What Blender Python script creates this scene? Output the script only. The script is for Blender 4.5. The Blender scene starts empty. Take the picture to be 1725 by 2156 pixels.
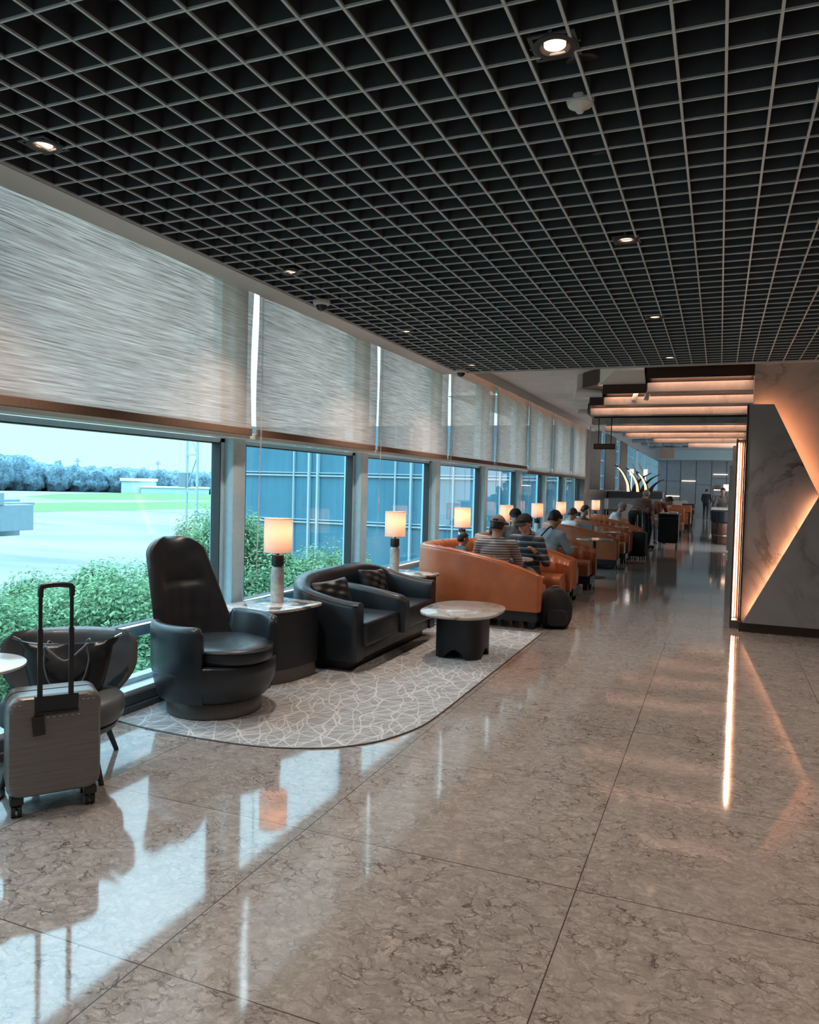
import bpy, bmesh, math, random
from mathutils import Vector, Matrix, Euler, noise
random.seed(7)
PI = math.pi
S = bpy.context.scene
COL = S.collection

# ------------------------------------------------------------------ helpers
def tag(o, label=None, cat=None, group=None, kind=None):
    if label: o['label'] = label
    if cat: o['category'] = cat
    if group: o['group'] = group
    if kind: o['kind'] = kind
    return o
def empty(name, loc=(0, 0, 0), rz=0, label=None, cat=None, group=None, kind=None):
    o = bpy.data.objects.new(name, None); COL.objects.link(o)
    o.location = loc; o.rotation_euler = (0, 0, rz); o.empty_display_size = .1
    return tag(o, label, cat, group, kind)
def mesh_obj(name, bm, mat, parent=None, world=False, angle=35, smooth=True, bevel=0, label=None, seg=2, sub=0):
    """one mesh object; world=True means bm is in world coordinates and is brought into the parent's frame"""
    if parent is not None and world:
        M = Matrix.LocRotScale(parent.location, parent.rotation_euler, parent.scale)
        p = parent.parent
        while p is not None:
            M = Matrix.LocRotScale(p.location, p.rotation_euler, p.scale) @ M; p = p.parent
        bm.transform(M.inverted())
    me = bpy.data.meshes.new(name)
    bmesh.ops.recalc_face_normals(bm, faces=bm.faces)
    bm.to_mesh(me); bm.free()
    mats = mat if isinstance(mat, (list, tuple)) else [mat]
    for m in mats: me.materials.append(m)
    if smooth:
        for p in me.polygons: p.use_smooth = True
        if angle < 180: me.set_sharp_from_angle(angle=math.radians(angle))
    o = bpy.data.objects.new(name, me); COL.objects.link(o)
    if parent is not None: o.parent = parent
    if bevel:
        b = o.modifiers.new('b', 'BEVEL'); b.width = bevel; b.segments = seg; b.limit_method = 'ANGLE'; b.angle_limit = math.radians(40)
        b.harden_normals = False
    if sub:
        s = o.modifiers.new('s', 'SUBSURF'); s.levels = sub; s.render_levels = sub
    if label: o['label'] = label
    return o
def BM(): return bmesh.new()
def box(bm, c, s, rot=None, mi=0):
    r = bmesh.ops.create_cube(bm, size=1)
    M = Matrix.Translation(Vector(c)) @ (rot if rot is not None else Matrix.Identity(4)) @ Matrix.Diagonal((s[0], s[1], s[2], 1))
    bmesh.ops.transform(bm, matrix=M, verts=r['verts'])
    if mi:
        for f in {f for v in r['verts'] for f in v.link_faces}: f.material_index = mi
    return r['verts']
def box2(bm, a, b, mi=0):
    return box(bm, [(a[i] + b[i]) / 2 for i in range(3)], [abs(b[i] - a[i]) for i in range(3)], None, mi)
def RZ(a): return Matrix.Rotation(a, 4, 'Z')
def RX(a): return Matrix.Rotation(a, 4, 'X')
def RY(a): return Matrix.Rotation(a, 4, 'Y')
def cyl(bm, p0, p1, r0, r1=None, seg=20, mi=0):
    r1 = r0 if r1 is None else r1
    p0, p1 = Vector(p0), Vector(p1); d = p1 - p0
    r = bmesh.ops.create_cone(bm, cap_ends=True, segments=seg, radius1=r0, radius2=max(r1, 1e-4), depth=d.length)
    M = Matrix.Translation((p0 + p1) / 2) @ d.to_track_quat('Z', 'Y').to_matrix().to_4x4()
    bmesh.ops.transform(bm, matrix=M, verts=r['verts'])
    if mi:
        for f in {f for v in r['verts'] for f in v.link_faces}: f.material_index = mi
    return r['verts']
def ball(bm, c, r, seg=20, rings=12, rot=None):
    rr = (r, r, r) if not isinstance(r, (tuple, list)) else r
    q = bmesh.ops.create_uvsphere(bm, u_segments=seg, v_segments=rings, radius=1)
    M = Matrix.Translation(Vector(c)) @ (rot if rot is not None else Matrix.Identity(4)) @ Matrix.Diagonal((rr[0], rr[1], rr[2], 1))
    bmesh.ops.transform(bm, matrix=M, verts=q['verts'])
    return q['verts']
def capsule(bm, p0, p1, r0, r1=None, seg=12):
    r1 = r0 if r1 is None else r1
    cyl(bm, p0, p1, r0, r1, seg); ball(bm, p0, r0, seg, 8); ball(bm, p1, r1, seg, 8)
def grid_faces(bm, rows, closed_u=False, closed_v=False):
    V = [[bm.verts.new(p) for p in r] for r in rows]
    n, m = len(V), len(V[0])
    for i in range(n if closed_u else n - 1):
        for j in range(m if closed_v else m - 1):
            try: bm.faces.new((V[i][j], V[(i + 1) % n][j], V[(i + 1) % n][(j + 1) % m], V[i][(j + 1) % m]))
            except ValueError: pass
    return V
def loft(bm, rings, cap=True):
    """closed rings joined in order"""
    V = grid_faces(bm, rings, False, True)
    if cap:
        bm.faces.new(V[0]); bm.faces.new(V[-1])
    return V
def lathe(bm, prof, c=(0, 0, 0), seg=40):
    rings = [[(c[0] + r * math.cos(2 * PI * k / seg), c[1] + r * math.sin(2 * PI * k / seg), c[2] + z) for k in range(seg)] for r, z in prof]
    loft(bm, rings)
def prism(bm, poly, z0, z1):
    a = [bm.verts.new((x, y, z0)) for x, y in poly]; b = [bm.verts.new((x, y, z1)) for x, y in poly]
    n = len(poly)
    bm.faces.new(a); bm.faces.new(b)
    for i in range(n): bm.faces.new((a[i], a[(i + 1) % n], b[(i + 1) % n], b[i]))
def tube(bm, pts, r, seg=10, cap=True):
    P = [Vector(p) for p in pts]; rings = []
    up = Vector((0, 0, 1)); last = None
    for i, p in enumerate(P):
        t = (P[min(i + 1, len(P) - 1)] - P[max(i - 1, 0)]).normalized()
        if last is None:
            n = t.cross(up)
            if n.length < 1e-3: n = t.cross(Vector((1, 0, 0)))
            n.normalize()
        else:
            n = (last - t * last.dot(t)).normalized()
        last = n; b = t.cross(n)
        rad = r[i] if isinstance(r, (list, tuple)) else r
        rings.append([p + (n * math.cos(2 * PI * k / seg) + b * math.sin(2 * PI * k / seg)) * rad for k in range(seg)])
    loft(bm, rings, cap)
def catmull(pts, n=8):
    P = [Vector(p) for p in pts]; P = [P[0] * 2 - P[1]] + P + [P[-1] * 2 - P[-2]]; out = []
    for i in range(1, len(P) - 2):
        for k in range(n):
            t = k / n; a, b, c, d = P[i - 1], P[i], P[i + 1], P[i + 2]
            out.append(.5 * ((2 * b) + (c - a) * t + (2 * a - 5 * b + 4 * c - d) * t * t + (3 * b - a - 3 * c + d) * t ** 3))
    out.append(P[-2]); return out
def closed_spline(pts, n=8):
    P = [Vector((p[0], p[1], 0)) for p in pts]; out = []; N = len(P)
    for i in range(N):
        a, b, c, d = P[i - 1], P[i], P[(i + 1) % N], P[(i + 2) % N]
        for k in range(n):
            t = k / n
            q = .5 * ((2 * b) + (c - a) * t + (2 * a - 5 * b + 4 * c - d) * t * t + (3 * b - a - 3 * c + d) * t ** 3)
            out.append((q.x, q.y))
    return out
def slab_round(bm, poly, z0, z1, r=.01):
    """horizontal slab with eased edges"""
    cx = sum(p[0] for p in poly) / len(poly); cy = sum(p[1] for p in poly) / len(poly)
    def sc(d):
        o = []
        for x, y in poly:
            v = Vector((x - cx, y - cy)); l = v.length; v = v * ((l - d) / l); o.append((cx + v.x, cy + v.y))
        return o
    lv = [(r, z0), (r * .3, z0 + r * .3), (0, z0 + r), (0, z1 - r), (r * .3, z1 - r * .3), (r, z1)]
    loft(bm, [[(x, y, z) for x, y in sc(d)] for d, z in lv])
def copy_tree(o, parent=None):
    c = o.copy(); COL.objects.link(c); c.parent = parent
    for ch in list(o.children): copy_tree(ch, c)
    return c

# ------------------------------------------------------------------ materials
class NT:
    def __init__(s, name):
        s.m = bpy.data.materials.new(name); s.m.use_nodes = True
        s.n = s.m.node_tree.nodes; s.l = s.m.node_tree.links
        s.b = s.n['Principled BSDF']; s.out = s.n['Material Output']
    def node(s, t, **k):
        x = s.n.new(t)
        for a, v in k.items(): setattr(x, a, v)
        return x
    def link(s, a, b): s.l.new(a, b)
    def coords(s, scale=(1, 1, 1), which='Object', rot=(0, 0, 0)):
        tc = s.node('ShaderNodeTexCoord'); mp = s.node('ShaderNodeMapping')
        mp.inputs['Scale'].default_value = scale; mp.inputs['Rotation'].default_value = rot
        s.link(tc.outputs[which], mp.inputs['Vector']); return mp.outputs['Vector']
    def noise(s, vec, scale, detail=4, rough=.55, dist=0):
        x = s.node('ShaderNodeTexNoise'); x.inputs['Scale'].default_value = scale; x.inputs['Detail'].default_value = detail
        x.inputs['Roughness'].default_value = rough; x.inputs['Distortion'].default_value = dist
        s.link(vec, x.inputs['Vector']); return x.outputs['Fac']
    def ramp(s, fac, stops, interp='LINEAR'):
        r = s.node('ShaderNodeValToRGB'); cr = r.color_ramp; cr.interpolation = interp
        while len(cr.elements) > len(stops): cr.elements.remove(cr.elements[-1])
        while len(cr.elements) < len(stops): cr.elements.new(.5)
        for e, (p, c) in zip(cr.elements, stops): e.position = p; e.color = (*c, 1) if len(c) == 3 else c
        s.link(fac, r.inputs['Fac']); return r.outputs['Color']
    def math(s, op, a, b=None, clamp=False):
        x = s.node('ShaderNodeMath', operation=op, use_clamp=clamp)
        for i, v in enumerate((a, b)):
            if v is None: continue
            if isinstance(v, (int, float)): x.inputs[i].default_value = v
            else: s.link(v, x.inputs[i])
        return x.outputs[0]
    def mix(s, fac, a, b, mode='MIX'):
        x = s.node('ShaderNodeMix', data_type='RGBA', blend_type=mode)
        for sock, v in ((x.inputs[0], fac), (x.inputs[6], a), (x.inputs[7], b)):
            if isinstance(v, (int, float)): sock.default_value = v
            elif isinstance(v, tuple): sock.default_value = (*v, 1)
            else: s.link(v, sock)
        return x.outputs[2]
    def bump(s, h, strength=.2, dist=.01):
        x = s.node('ShaderNodeBump'); x.inputs['Strength'].default_value = strength; x.inputs['Distance'].default_value = dist
        s.link(h, x.inputs['Height']); s.link(x.outputs[0], s.b.inputs['Normal'])
    def set(s, **k):
        for a, v in k.items():
            i = s.b.inputs[a.replace('_', ' ')]
            if isinstance(v, (int, float)): i.default_value = v
            elif isinstance(v, tuple): i.default_value = (*v, 1)
            else: s.link(v, i)
def simple(name, col, rough=.5, metal=0, var=.0, bump=0, bscale=60, **k):
    t = NT(name); t.set(Roughness=rough, Metallic=metal)
    if var or bump:
        v = t.coords(); n = t.noise(v, bscale)
        lo = tuple(c * (1 - var) for c in col); hi = tuple(min(1, c * (1 + var)) for c in col)
        t.set(Base_Color=t.ramp(n, [(.3, lo), (.7, hi)]))
        if bump: t.bump(n, bump, .004)
    else: t.set(Base_Color=col)
    for a, v in k.items(): t.set(**{a: v})
    return t.m
def leather(name, col, rough=.36, grain=.25):
    t = NT(name); v = t.coords()
    big = t.noise(v, 5, 3); fine = t.noise(v, 260, 2); mid = t.noise(v, 14, 3, .5, .6)
    t.set(Base_Color=t.ramp(big, [(.3, tuple(c * .86 for c in col)), (.7, tuple(c * 1.12 for c in col))]))
    r = t.ramp(mid, [(.3, (rough - .06,) * 3), (.7, (rough + .08,) * 3)]); t.set(Roughness=r)
    h = t.math('ADD', t.math('MULTIPLY', fine, .25), t.math('MULTIPLY', mid, .9)); t.bump(h, grain, .004)
    t.set(**{'Specular IOR Level': .5}); return t.m
def emis(name, col, strength):
    t = NT(name); t.set(Base_Color=(0, 0, 0), **{'Emission Color': col, 'Emission Strength': strength}); return t.m

def floor_material():
    t = NT('polished_marble_floor'); tc = t.node('ShaderNodeTexCoord'); v = tc.outputs['Object']
    sep = t.node('ShaderNodeSeparateXYZ'); t.link(v, sep.inputs[0])
    def joint(sock, off, pitch, w):
        a = t.math('DIVIDE', t.math('SUBTRACT', sock, off), pitch)
        f = t.math('SUBTRACT', a, t.math('ROUND', a)); d = t.math('MULTIPLY', t.math('ABSOLUTE', f), pitch)
        return t.math('LESS_THAN', d, w), t.math('FLOOR', a)
    jx, ix = joint(sep.outputs[0], -.445, 1.16, .0022); jy, iy = joint(sep.outputs[1], 1.825, 1.0155, .0022)
    j = t.math('MAXIMUM', jx, jy)
    # each slab is cut from another piece of stone
    comb = t.node('ShaderNodeCombineXYZ'); t.link(t.math('MULTIPLY', ix, 7.3), comb.inputs[0]); t.link(t.math('MULTIPLY', iy, 4.1), comb.inputs[1]); t.link(t.math('ADD', ix, iy), comb.inputs[2])
    add = t.node('ShaderNodeVectorMath', operation='ADD'); t.link(v, add.inputs[0]); t.link(comb.outputs[0], add.inputs[1]); p = add.outputs[0]
    warp = t.node('ShaderNodeTexNoise'); warp.inputs['Scale'].default_value = 5; warp.inputs['Detail'].default_value = 4; t.link(p, warp.inputs['Vector'])
    wv = t.node('ShaderNodeVectorMath', operation='MULTIPLY_ADD'); t.link(warp.outputs['Color'], wv.inputs[0]); wv.inputs[1].default_value = (.22, .22, .22); t.link(p, wv.inputs[2])
    wp2 = t.node('ShaderNodeTexNoise'); wp2.inputs['Scale'].default_value = 24; wp2.inputs['Detail'].default_value = 5; wp2.inputs['Roughness'].default_value = .65; t.link(p, wp2.inputs['Vector'])
    wv2 = t.node('ShaderNodeVectorMath', operation='MULTIPLY_ADD'); t.link(wp2.outputs['Color'], wv2.inputs[0]); wv2.inputs[1].default_value = (.075, .075, .075); t.link(wv.outputs[0], wv2.inputs[2]); wv = wv2
    st = t.node('ShaderNodeMapping'); st.inputs['Scale'].default_value = (1, 1.7, 1); t.link(wv.outputs[0], st.inputs[0]); q = st.outputs[0]
    def cells(scale, w0, w1):
        vo = t.node('ShaderNodeTexVoronoi', feature='DISTANCE_TO_EDGE'); vo.inputs['Scale'].default_value = scale; t.link(q, vo.inputs['Vector'])
        return t.ramp(vo.outputs['Distance'], [(w0, (1, 1, 1)), (w1, (0, 0, 0))])
    big = t.noise(p, 1.5, 4, .6, .4); mask = t.ramp(big, [(.33, (0, 0, 0)), (.56, (1, 1, 1))])
    med = t.noise(q, 22, 5, .65, 0); brk = t.noise(p, 9, 4, .6); mask2 = t.math('MULTIPLY', t.ramp(med, [(.38, (0, 0, 0)), (.56, (1, 1, 1))]), t.ramp(brk, [(.36, (.12, .12, .12)), (.55, (1, 1, 1))]))
    vein = t.math('MULTIPLY', t.math('MULTIPLY', cells(12, 0.0, .10), mask2), t.math('ADD', t.math('MULTIPLY', mask, .9), .18))
    vein2 = t.math('MULTIPLY', t.math('MULTIPLY', cells(27, 0.0, .12), mask2), t.math('ADD', t.math('MULTIPLY', mask, .6), .2))
    base = t.ramp(med, [(.28, (.19, .165, .15)), (.5, (.345, .31, .285)), (.72, (.49, .45, .42))])
    tone = t.noise(p, .9, 3, .5, .3)
    base = t.mix(t.math('MULTIPLY', tone, .45), base, (.25, .215, .19))
    c = t.mix(t.math('MULTIPLY', vein, 1.0), base, (.075, .05, .045)); c = t.mix(t.math('MULTIPLY', vein2, .75), c, (.11, .08, .07))
    light = t.noise(q, 60, 3, .6); c = t.mix(t.ramp(light, [(.66, (0, 0, 0)), (.76, (.5, .5, .5))]), c, (.55, .5, .46))
    c = t.mix(j, c, (.07, .05, .045))
    t.set(Base_Color=c, Roughness=t.ramp(t.noise(v, 3, 4), [(.3, (.05, .05, .05)), (.7, (.085, .085, .085))]), IOR=1.85)
    t.bump(t.noise(v, 2.2, 2), .04, .01)
    return t.m
def veined(name, base, vein, scale=1.5, rough=.15, amt=.7, thin=.03):
    t = NT(name); v = t.coords(); n = t.node('ShaderNodeTexNoise'); n.inputs['Scale'].default_value = scale; n.inputs['Detail'].default_value = 7
    n.inputs['Roughness'].default_value = .6; n.inputs['Distortion'].default_value = 1.2; t.link(v, n.inputs['Vector'])
    d = t.math('ABSOLUTE', t.math('SUBTRACT', n.outputs['Fac'], .5))
    line = t.ramp(d, [(0, (1, 1, 1)), (thin, (.25, .25, .25)), (thin * 3, (0, 0, 0))])
    n2 = t.noise(v, scale * .8, 3); line = t.math('MULTIPLY', line, t.ramp(n2, [(.42, (0, 0, 0)), (.6, (1, 1, 1))]))
    cloud = t.noise(v, scale * 3, 5); b = t.ramp(cloud, [(.3, tuple(c * .88 for c in base)), (.7, tuple(c * 1.1 for c in base))])
    t.set(Base_Color=t.mix(t.math('MULTIPLY', line, amt), b, vein), Roughness=rough); return t.m
def banded_marble(name, a, b, c, scale=3, rough=.08):
    t = NT(name); v = t.coords((1, 1, 1), 'Object', (0, 0, .5)); w = t.node('ShaderNodeTexWave', wave_type='RINGS'); w.inputs['Scale'].default_value = scale
    w.inputs['Distortion'].default_value = 9; w.inputs['Detail'].default_value = 5; w.inputs['Detail Scale'].default_value = 1.4; t.link(v, w.inputs['Vector'])
    t.set(Base_Color=t.ramp(w.outputs['Fac'], [(0, c), (.18, a), (.5, b), (.8, a), (1, b)]), Roughness=rough); return t.m
def blind_material():
    t = NT('woven_blind_fabric'); v = t.coords((1, .9, 42)); n = t.noise(v, 2.2, 6, .7, .3); v2 = t.coords((1, 2.2, 120)); n2 = t.noise(v2, 2, 3, .6)
    v3 = t.coords((1, 300, 300)); n3 = t.noise(v3, 1, 1)
    s = t.math('ADD', t.math('MULTIPLY', n, .6), t.math('MULTIPLY', n2, .4))
    col = t.ramp(s, [(.33, (.22, .17, .145)), (.5, (.46, .37, .32)), (.66, (.72, .59, .52))])
    d = t.node('ShaderNodeBsdfDiffuse'); tr = t.node('ShaderNodeBsdfTranslucent'); tp = t.node('ShaderNodeBsdfTransparent')
    t.link(col, d.inputs[0]); t.link(col, tr.inputs[0]); tp.inputs[0].default_value = (1, 1, 1, 1)
    m1 = t.node('ShaderNodeMixShader'); m1.inputs[0].default_value = .42; t.link(d.outputs[0], m1.inputs[1]); t.link(tr.outputs[0], m1.inputs[2])
    m2 = t.node('ShaderNodeMixShader'); t.link(t.ramp(s, [(.40, (.02, .02, .02)), (.62, (.24, .24, .24))]), m2.inputs[0]); t.link(m1.outputs[0], m2.inputs[1]); t.link(tp.outputs[0], m2.inputs[2])
    t.link(m2.outputs[0], t.out.inputs[0]); return t.m
def glass_material(name, tint, refl=1.0, streak=.0):
    t = NT(name); tp = t.node('ShaderNodeBsdfTransparent')
    if streak:
        v = t.coords((1, 16, .8)); n = t.noise(v, 1.3, 5, .7); v2 = t.coords((.5, .5, 1.2)); n2 = t.noise(v2, 1, 2)
        m = t.math('MULTIPLY', t.ramp(n, [(.55, (0, 0, 0)), (.72, (1, 1, 1))]), t.ramp(n2, [(.45, (0, 0, 0)), (.65, (1, 1, 1))]))
        c = t.mix(t.math('MULTIPLY', m, streak), tint, tuple(x * .72 for x in tint)); t.link(c, tp.inputs[0])
    else: tp.inputs[0].default_value = (*tint, 1)
    g = t.node('ShaderNodeBsdfGlossy'); g.inputs['Roughness'].default_value = .01
    f = t.node('ShaderNodeFresnel'); ge = t.node('ShaderNodeNewGeometry'); t.link(t.math('SUBTRACT', 1.5, t.math('MULTIPLY', ge.outputs['Backfacing'], 1.5 - 1 / 1.5)), f.inputs['IOR'])
    m = t.node('ShaderNodeMixShader'); t.link(t.math('MULTIPLY', f.outputs[0], refl, True), m.inputs[0]); t.link(tp.outputs[0], m.inputs[1]); t.link(g.outputs[0], m.inputs[2])
    t.link(m.outputs[0], t.out.inputs[0]); return t.m
def carpet_material():
    t = NT('pale_patterned_carpet'); v = t.coords(); base = t.noise(v, 8, 4)
    def scrib(scale, rot, w, dist):
        vv = t.coords((1, 1, 1), 'Object', (0, 0, rot)); n = t.node('ShaderNodeTexWave', wave_type='BANDS'); n.inputs['Scale'].default_value = scale; n.inputs['Detail'].default_value = 1.5
        n.inputs['Distortion'].default_value = dist; n.inputs['Detail Scale'].default_value = .9; t.link(vv, n.inputs['Vector'])
        return t.ramp(n.outputs['Fac'], [(1 - w * 2, (0, 0, 0)), (1 - w, (.8, .8, .8)), (1, (1, 1, 1))])
    L = scrib(2.1, 0, .006, 9)
    for a in ((2.6, 1.1, .005, 8), (1.8, 2.2, .006, 11), (3.0, .6, .004, 8), (2.3, 2.7, .005, 9), (2.8, 1.6, .005, 10), (2.0, .3, .005, 8)): L = t.math('MAXIMUM', L, scrib(*a))
    c = t.mix(t.math('MULTIPLY', L, .75), t.ramp(base, [(.3, (.24, .245, .25)), (.7, (.33, .335, .34))]), (.62, .61, .6))
    t.set(Base_Color=c, Roughness=.95); t.bump(t.noise(v, 300, 2), .3, .003); return t.m
def stripes(name, cols, period=.06, axis=2, rough=.8):
    t = NT(name); tc = t.node('ShaderNodeTexCoord'); sep = t.node('ShaderNodeSeparateXYZ'); t.link(tc.outputs['Object'], sep.inputs[0])
    a = t.math('FRACT', t.math('DIVIDE', sep.outputs[axis], period))
    t.set(Base_Color=t.ramp(a, cols, 'CONSTANT'), Roughness=rough); return t.m
def foliage_material(name, lo, hi):
    t = NT(name); v = t.coords(); n = t.noise(v, 1.2, 4); oi = t.node('ShaderNodeNewGeometry')
    c = t.ramp(t.math('ADD', t.math('MULTIPLY', n, .6), t.math('MULTIPLY', oi.outputs['Random Per Island'], .4)), [(.25, lo), (.7, hi)])
    d = t.node('ShaderNodeBsdfDiffuse'); tr = t.node('ShaderNodeBsdfTranslucent'); t.link(c, d.inputs[0]); t.link(c, tr.inputs[0])
    m = t.node('ShaderNodeMixShader'); m.inputs[0].default_value = .35; t.link(d.outputs[0], m.inputs[1]); t.link(tr.outputs[0], m.inputs[2]); t.link(m.outputs[0], t.out.inputs[0]); return t.m
def facade_material():
    t = NT('blue_curtain_wall_glass'); v = t.coords((.8, .8, .25)); n = t.noise(v, 1.5, 4)
    v2 = t.coords((9, 9, .3)); n2 = t.noise(v2, 1, 4, .7)
    c = t.ramp(t.math('ADD', t.math('MULTIPLY', n, .6), t.math('MULTIPLY', n2, .4)), [(.3, (.03, .14, .21)), (.7, (.07, .22, .30))]); t.set(Base_Color=c, Roughness=.12, IOR=1.6); return t.m

ORANGE = (1.0, .50, .27)
M = dict(
 floor=floor_material(), blind=blind_material(), carpet=carpet_material(),
 glass=glass_material('tinted_window_glass', (.52, .82, .95), 1.0, .5), glass_up=glass_material('upper_window_glass', (.72, .88, .93), 1.), glass_low=glass_material('lower_window_glass', (.42, .68, .82), 1.),
 black_leather=leather('black_leather', (.011, .015, .020), .34), dark_leather=leather('charcoal_leather', (.085, .09, .097), .36), brown_leather=leather('espresso_leather', (.013, .014, .017), .38),
 pillow=leather('crinkled_black_leather', (.02, .02, .022), .42, .8), orange=leather('tan_orange_leather', (.40, .115, .042), .33),
 black=simple('black_lacquer', (.012, .013, .016), .4, 0, .2, .05), drum=simple('charcoal_drum', (.008, .010, .014), .45, 0, .25, .12, 30),
 bronze=simple('dark_bronze_base', (.13, .115, .105), .4, .5, .1, .03), alu=simple('daylight_tinted_aluminium', (.50, .76, .88), .4, .25, .06, .02, 20),  # alu: blue cast of the daylight is put into the base colour
 alu_dark=simple('dark_gasket', (.03, .035, .04), .5), alu_white=simple('pale_sill', (.75, .85, .88), .4, .1, .05, .01, 10), curb=simple('dark_curb', (.07, .09, .11), .5, 0, .2, .05, 20),
 white_metal=simple('painted_white_trim', (.56, .55, .53), .5, 0, .03, .01, 8), plaster=simple('pale_grey_plaster', (.82, .80, .78), .8, 0, .05, .03, 3),
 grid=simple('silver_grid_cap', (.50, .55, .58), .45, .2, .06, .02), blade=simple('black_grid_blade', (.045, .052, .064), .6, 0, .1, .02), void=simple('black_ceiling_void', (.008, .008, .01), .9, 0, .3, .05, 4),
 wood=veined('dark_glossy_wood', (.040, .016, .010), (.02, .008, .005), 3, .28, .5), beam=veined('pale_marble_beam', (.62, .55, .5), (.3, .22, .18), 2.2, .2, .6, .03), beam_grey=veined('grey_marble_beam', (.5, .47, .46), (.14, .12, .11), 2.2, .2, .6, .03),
 wall_marble=veined('grey_marble_wall', (.46, .42, .40), (.12, .11, .11), .55, .2, .6, .02), panel_marble=veined('veined_marble_panel', (.31, .31, .32), (.06, .056, .058), .75, .09, 1., .03),
 plinth=simple('dark_plinth', (.03, .016, .013), .3, 0, .2, .02), top_a=banded_marble('banded_marble_top', (.42, .38, .35), (.62, .58, .54), (.12, .1, .09), 2.2), top_b=veined('brown_veined_marble_top', (.46, .42, .39), (.13, .085, .065), 4.2, .1, 1., .045),
 lamp_stone=simple('mottled_pale_stone', (.56, .53, .5), .45, 0, .22, .05, 25), chrome=simple('brushed_metal', (.5, .5, .5), .25, 1), led=emis('warm_led', (1, .38, .17), 26), led_cove=emis('cove_led', (1, .40, .20), 7), led_beam=emis('soft_beam_led', (1, .58, .40), 14), led_white=emis('bright_led', (1, .82, .66), 14), bulb=emis('downlight_bulb', (1, .6, .4), 1.6),
 white_plastic=simple('white_plastic', (.6, .58, .56), .4, 0, .03, .01), smoked=simple('smoked_dome', (.012, .012, .014), .08), case=None,
 skin=simple('skin', (.50, .27, .175), .5, 0, .08, .02, 30), skin_pale=simple('pale_skin', (.55, .33, .24), .5, 0, .08, .02, 30), hair_black=simple('black_hair', (.012, .01, .01), .45, 0, .4, .4, 120), hair_brown=simple('brown_hair', (.11, .045, .025), .5, 0, .4, .4, 120), hair_grey=simple('grey_hair', (.33, .3, .28), .6, 0, .3, .4, 120),
 denim=simple('navy_trousers', (.02, .022, .03), .85, 0, .2, .1, 60), grey_trousers=simple('grey_trousers', (.16, .15, .15), .85, 0, .2, .1, 60), shoe=simple('dark_shoe', (.02, .02, .02), .5, 0, .1, .02),
 cap_grey=simple('grey_cap_cloth', (.23, .18, .16), .85, 0, .2, .15, 80), cap_black=simple('black_cap_cloth', (.005, .006, .009), .8, 0, .2, .15, 80),
 shirt_blue=simple('light_blue_shirt', (.25, .38, .46), .85, 0, .12, .15, 14), shirt_white=simple('white_shirt', (.62, .66, .68), .85, 0, .06, .15, 14), shirt_navy=simple('navy_shirt', (.04, .07, .09), .85, 0, .15, .15, 14), shirt_taupe=simple('taupe_shirt', (.17, .12, .1), .85, 0, .15, .15, 14), shirt_rust=simple('rust_shirt', (.24, .075, .04), .85, 0, .35, .15, 24), shirt_black=simple('black_shirt', (.015, .015, .018), .85, 0, .15, .15, 14), shirt_grey=simple('grey_shirt', (.2, .17, .15), .85, 0, .15, .15, 14),
 stripe_a=stripes('grey_brown_stripes', [(0, (.3, .32, .34)), (.22, (.03, .035, .045)), (.34, (.3, .32, .34)), (.5, (.16, .09, .06)), (.72, (.34, .36, .38)), (.9, (.03, .035, .045))], .085), stripe_b=stripes('navy_white_stripes', [(0, (.02, .03, .042)), (.4, (.07, .09, .105)), (.66, (.33, .37, .4)), (.8, (.02, .03, .042))], .075),
 leaf=foliage_material('bright_leaves', (.045, .12, .065), (.25, .41, .23)), bark=simple('bark', (.09, .07, .05), .9, 0, .3, .5, 30), far_tree=simple('hazy_blue_green_crown', (.085, .155, .20), .95, 0, .6, 1., .9),  # far_tree: aerial haze is put into the crown colour
 apron=None, grass=simple('airfield_grass', (.075, .17, .05), .95, 0, .1, .0, .05), facade=facade_material(), mullion=simple('white_mullion', (.34, .45, .50), .5), pale_panel=simple('pale_blue_cladding', (.36, .48, .52), .5, 0, .04, .0, 1),
 jet=simple('pale_jet_bridge', (.17, .25, .29), .5, 0, .06, .02, 4), far_wall=simple('slate_blue_panel', (.25, .28, .31), .5, 0, .08, .01, 3), curtain=simple('grey_brown_curtain', (.2, .175, .165), .9, 0, .15, .2, 8), pipe=simple('pale_pipe', (.33, .38, .42), .5, .2, .1, .02), dark_stone=simple('dark_stone_band', (.05, .045, .047), .4, 0, .3, .05, 6), cane=simple('cane_back', (.5, .42, .36), .7, 0, .1, .1, 40), copper=simple('copper_barrel', (.12, .05, .03), .3, .4, .2, .05, 12), paper=simple('paper', (.75, .74, .72), .7), food=simple('food', (.45, .12, .05), .7, 0, .4, .3, 60), ribbon=simple('white_ribbon', (.75, .75, .75), .5),
 bag=leather('black_handbag_leather', (.006, .007, .009), .33), strap=simple('grey_strap', (.12, .12, .13), .4), black_fabric=simple('black_fabric', (.009, .009, .011), .8, 0, .3, .2, 90),
)
def case_material():
    t = NT('brushed_suitcase_shell'); v = t.coords((3, 3, 120)); n = t.noise(v, 1.5, 3)
    t.set(Base_Color=t.ramp(n, [(.3, (.14, .13, .125)), (.7, (.19, .18, .172))]), Roughness=.36, Metallic=.35); t.bump(n, .25, .002); return t.m
M['case'] = case_material(); M['far_lamp'] = emis('far_lamp_diffuser', (.95, .95, 1), .9)
def apron_material():
    t = NT('concrete_apron'); v = t.coords((.012, .05, 1), 'Object', (0, 0, .42)); n = t.noise(v, 1, 5, .6, .5)
    t.set(Base_Color=t.ramp(n, [(.35, (.10, .12, .125)), (.5, (.175, .18, .18)), (.65, (.215, .215, .21))]), Roughness=.9); return t.m
M['apron'] = apron_material()
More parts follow.
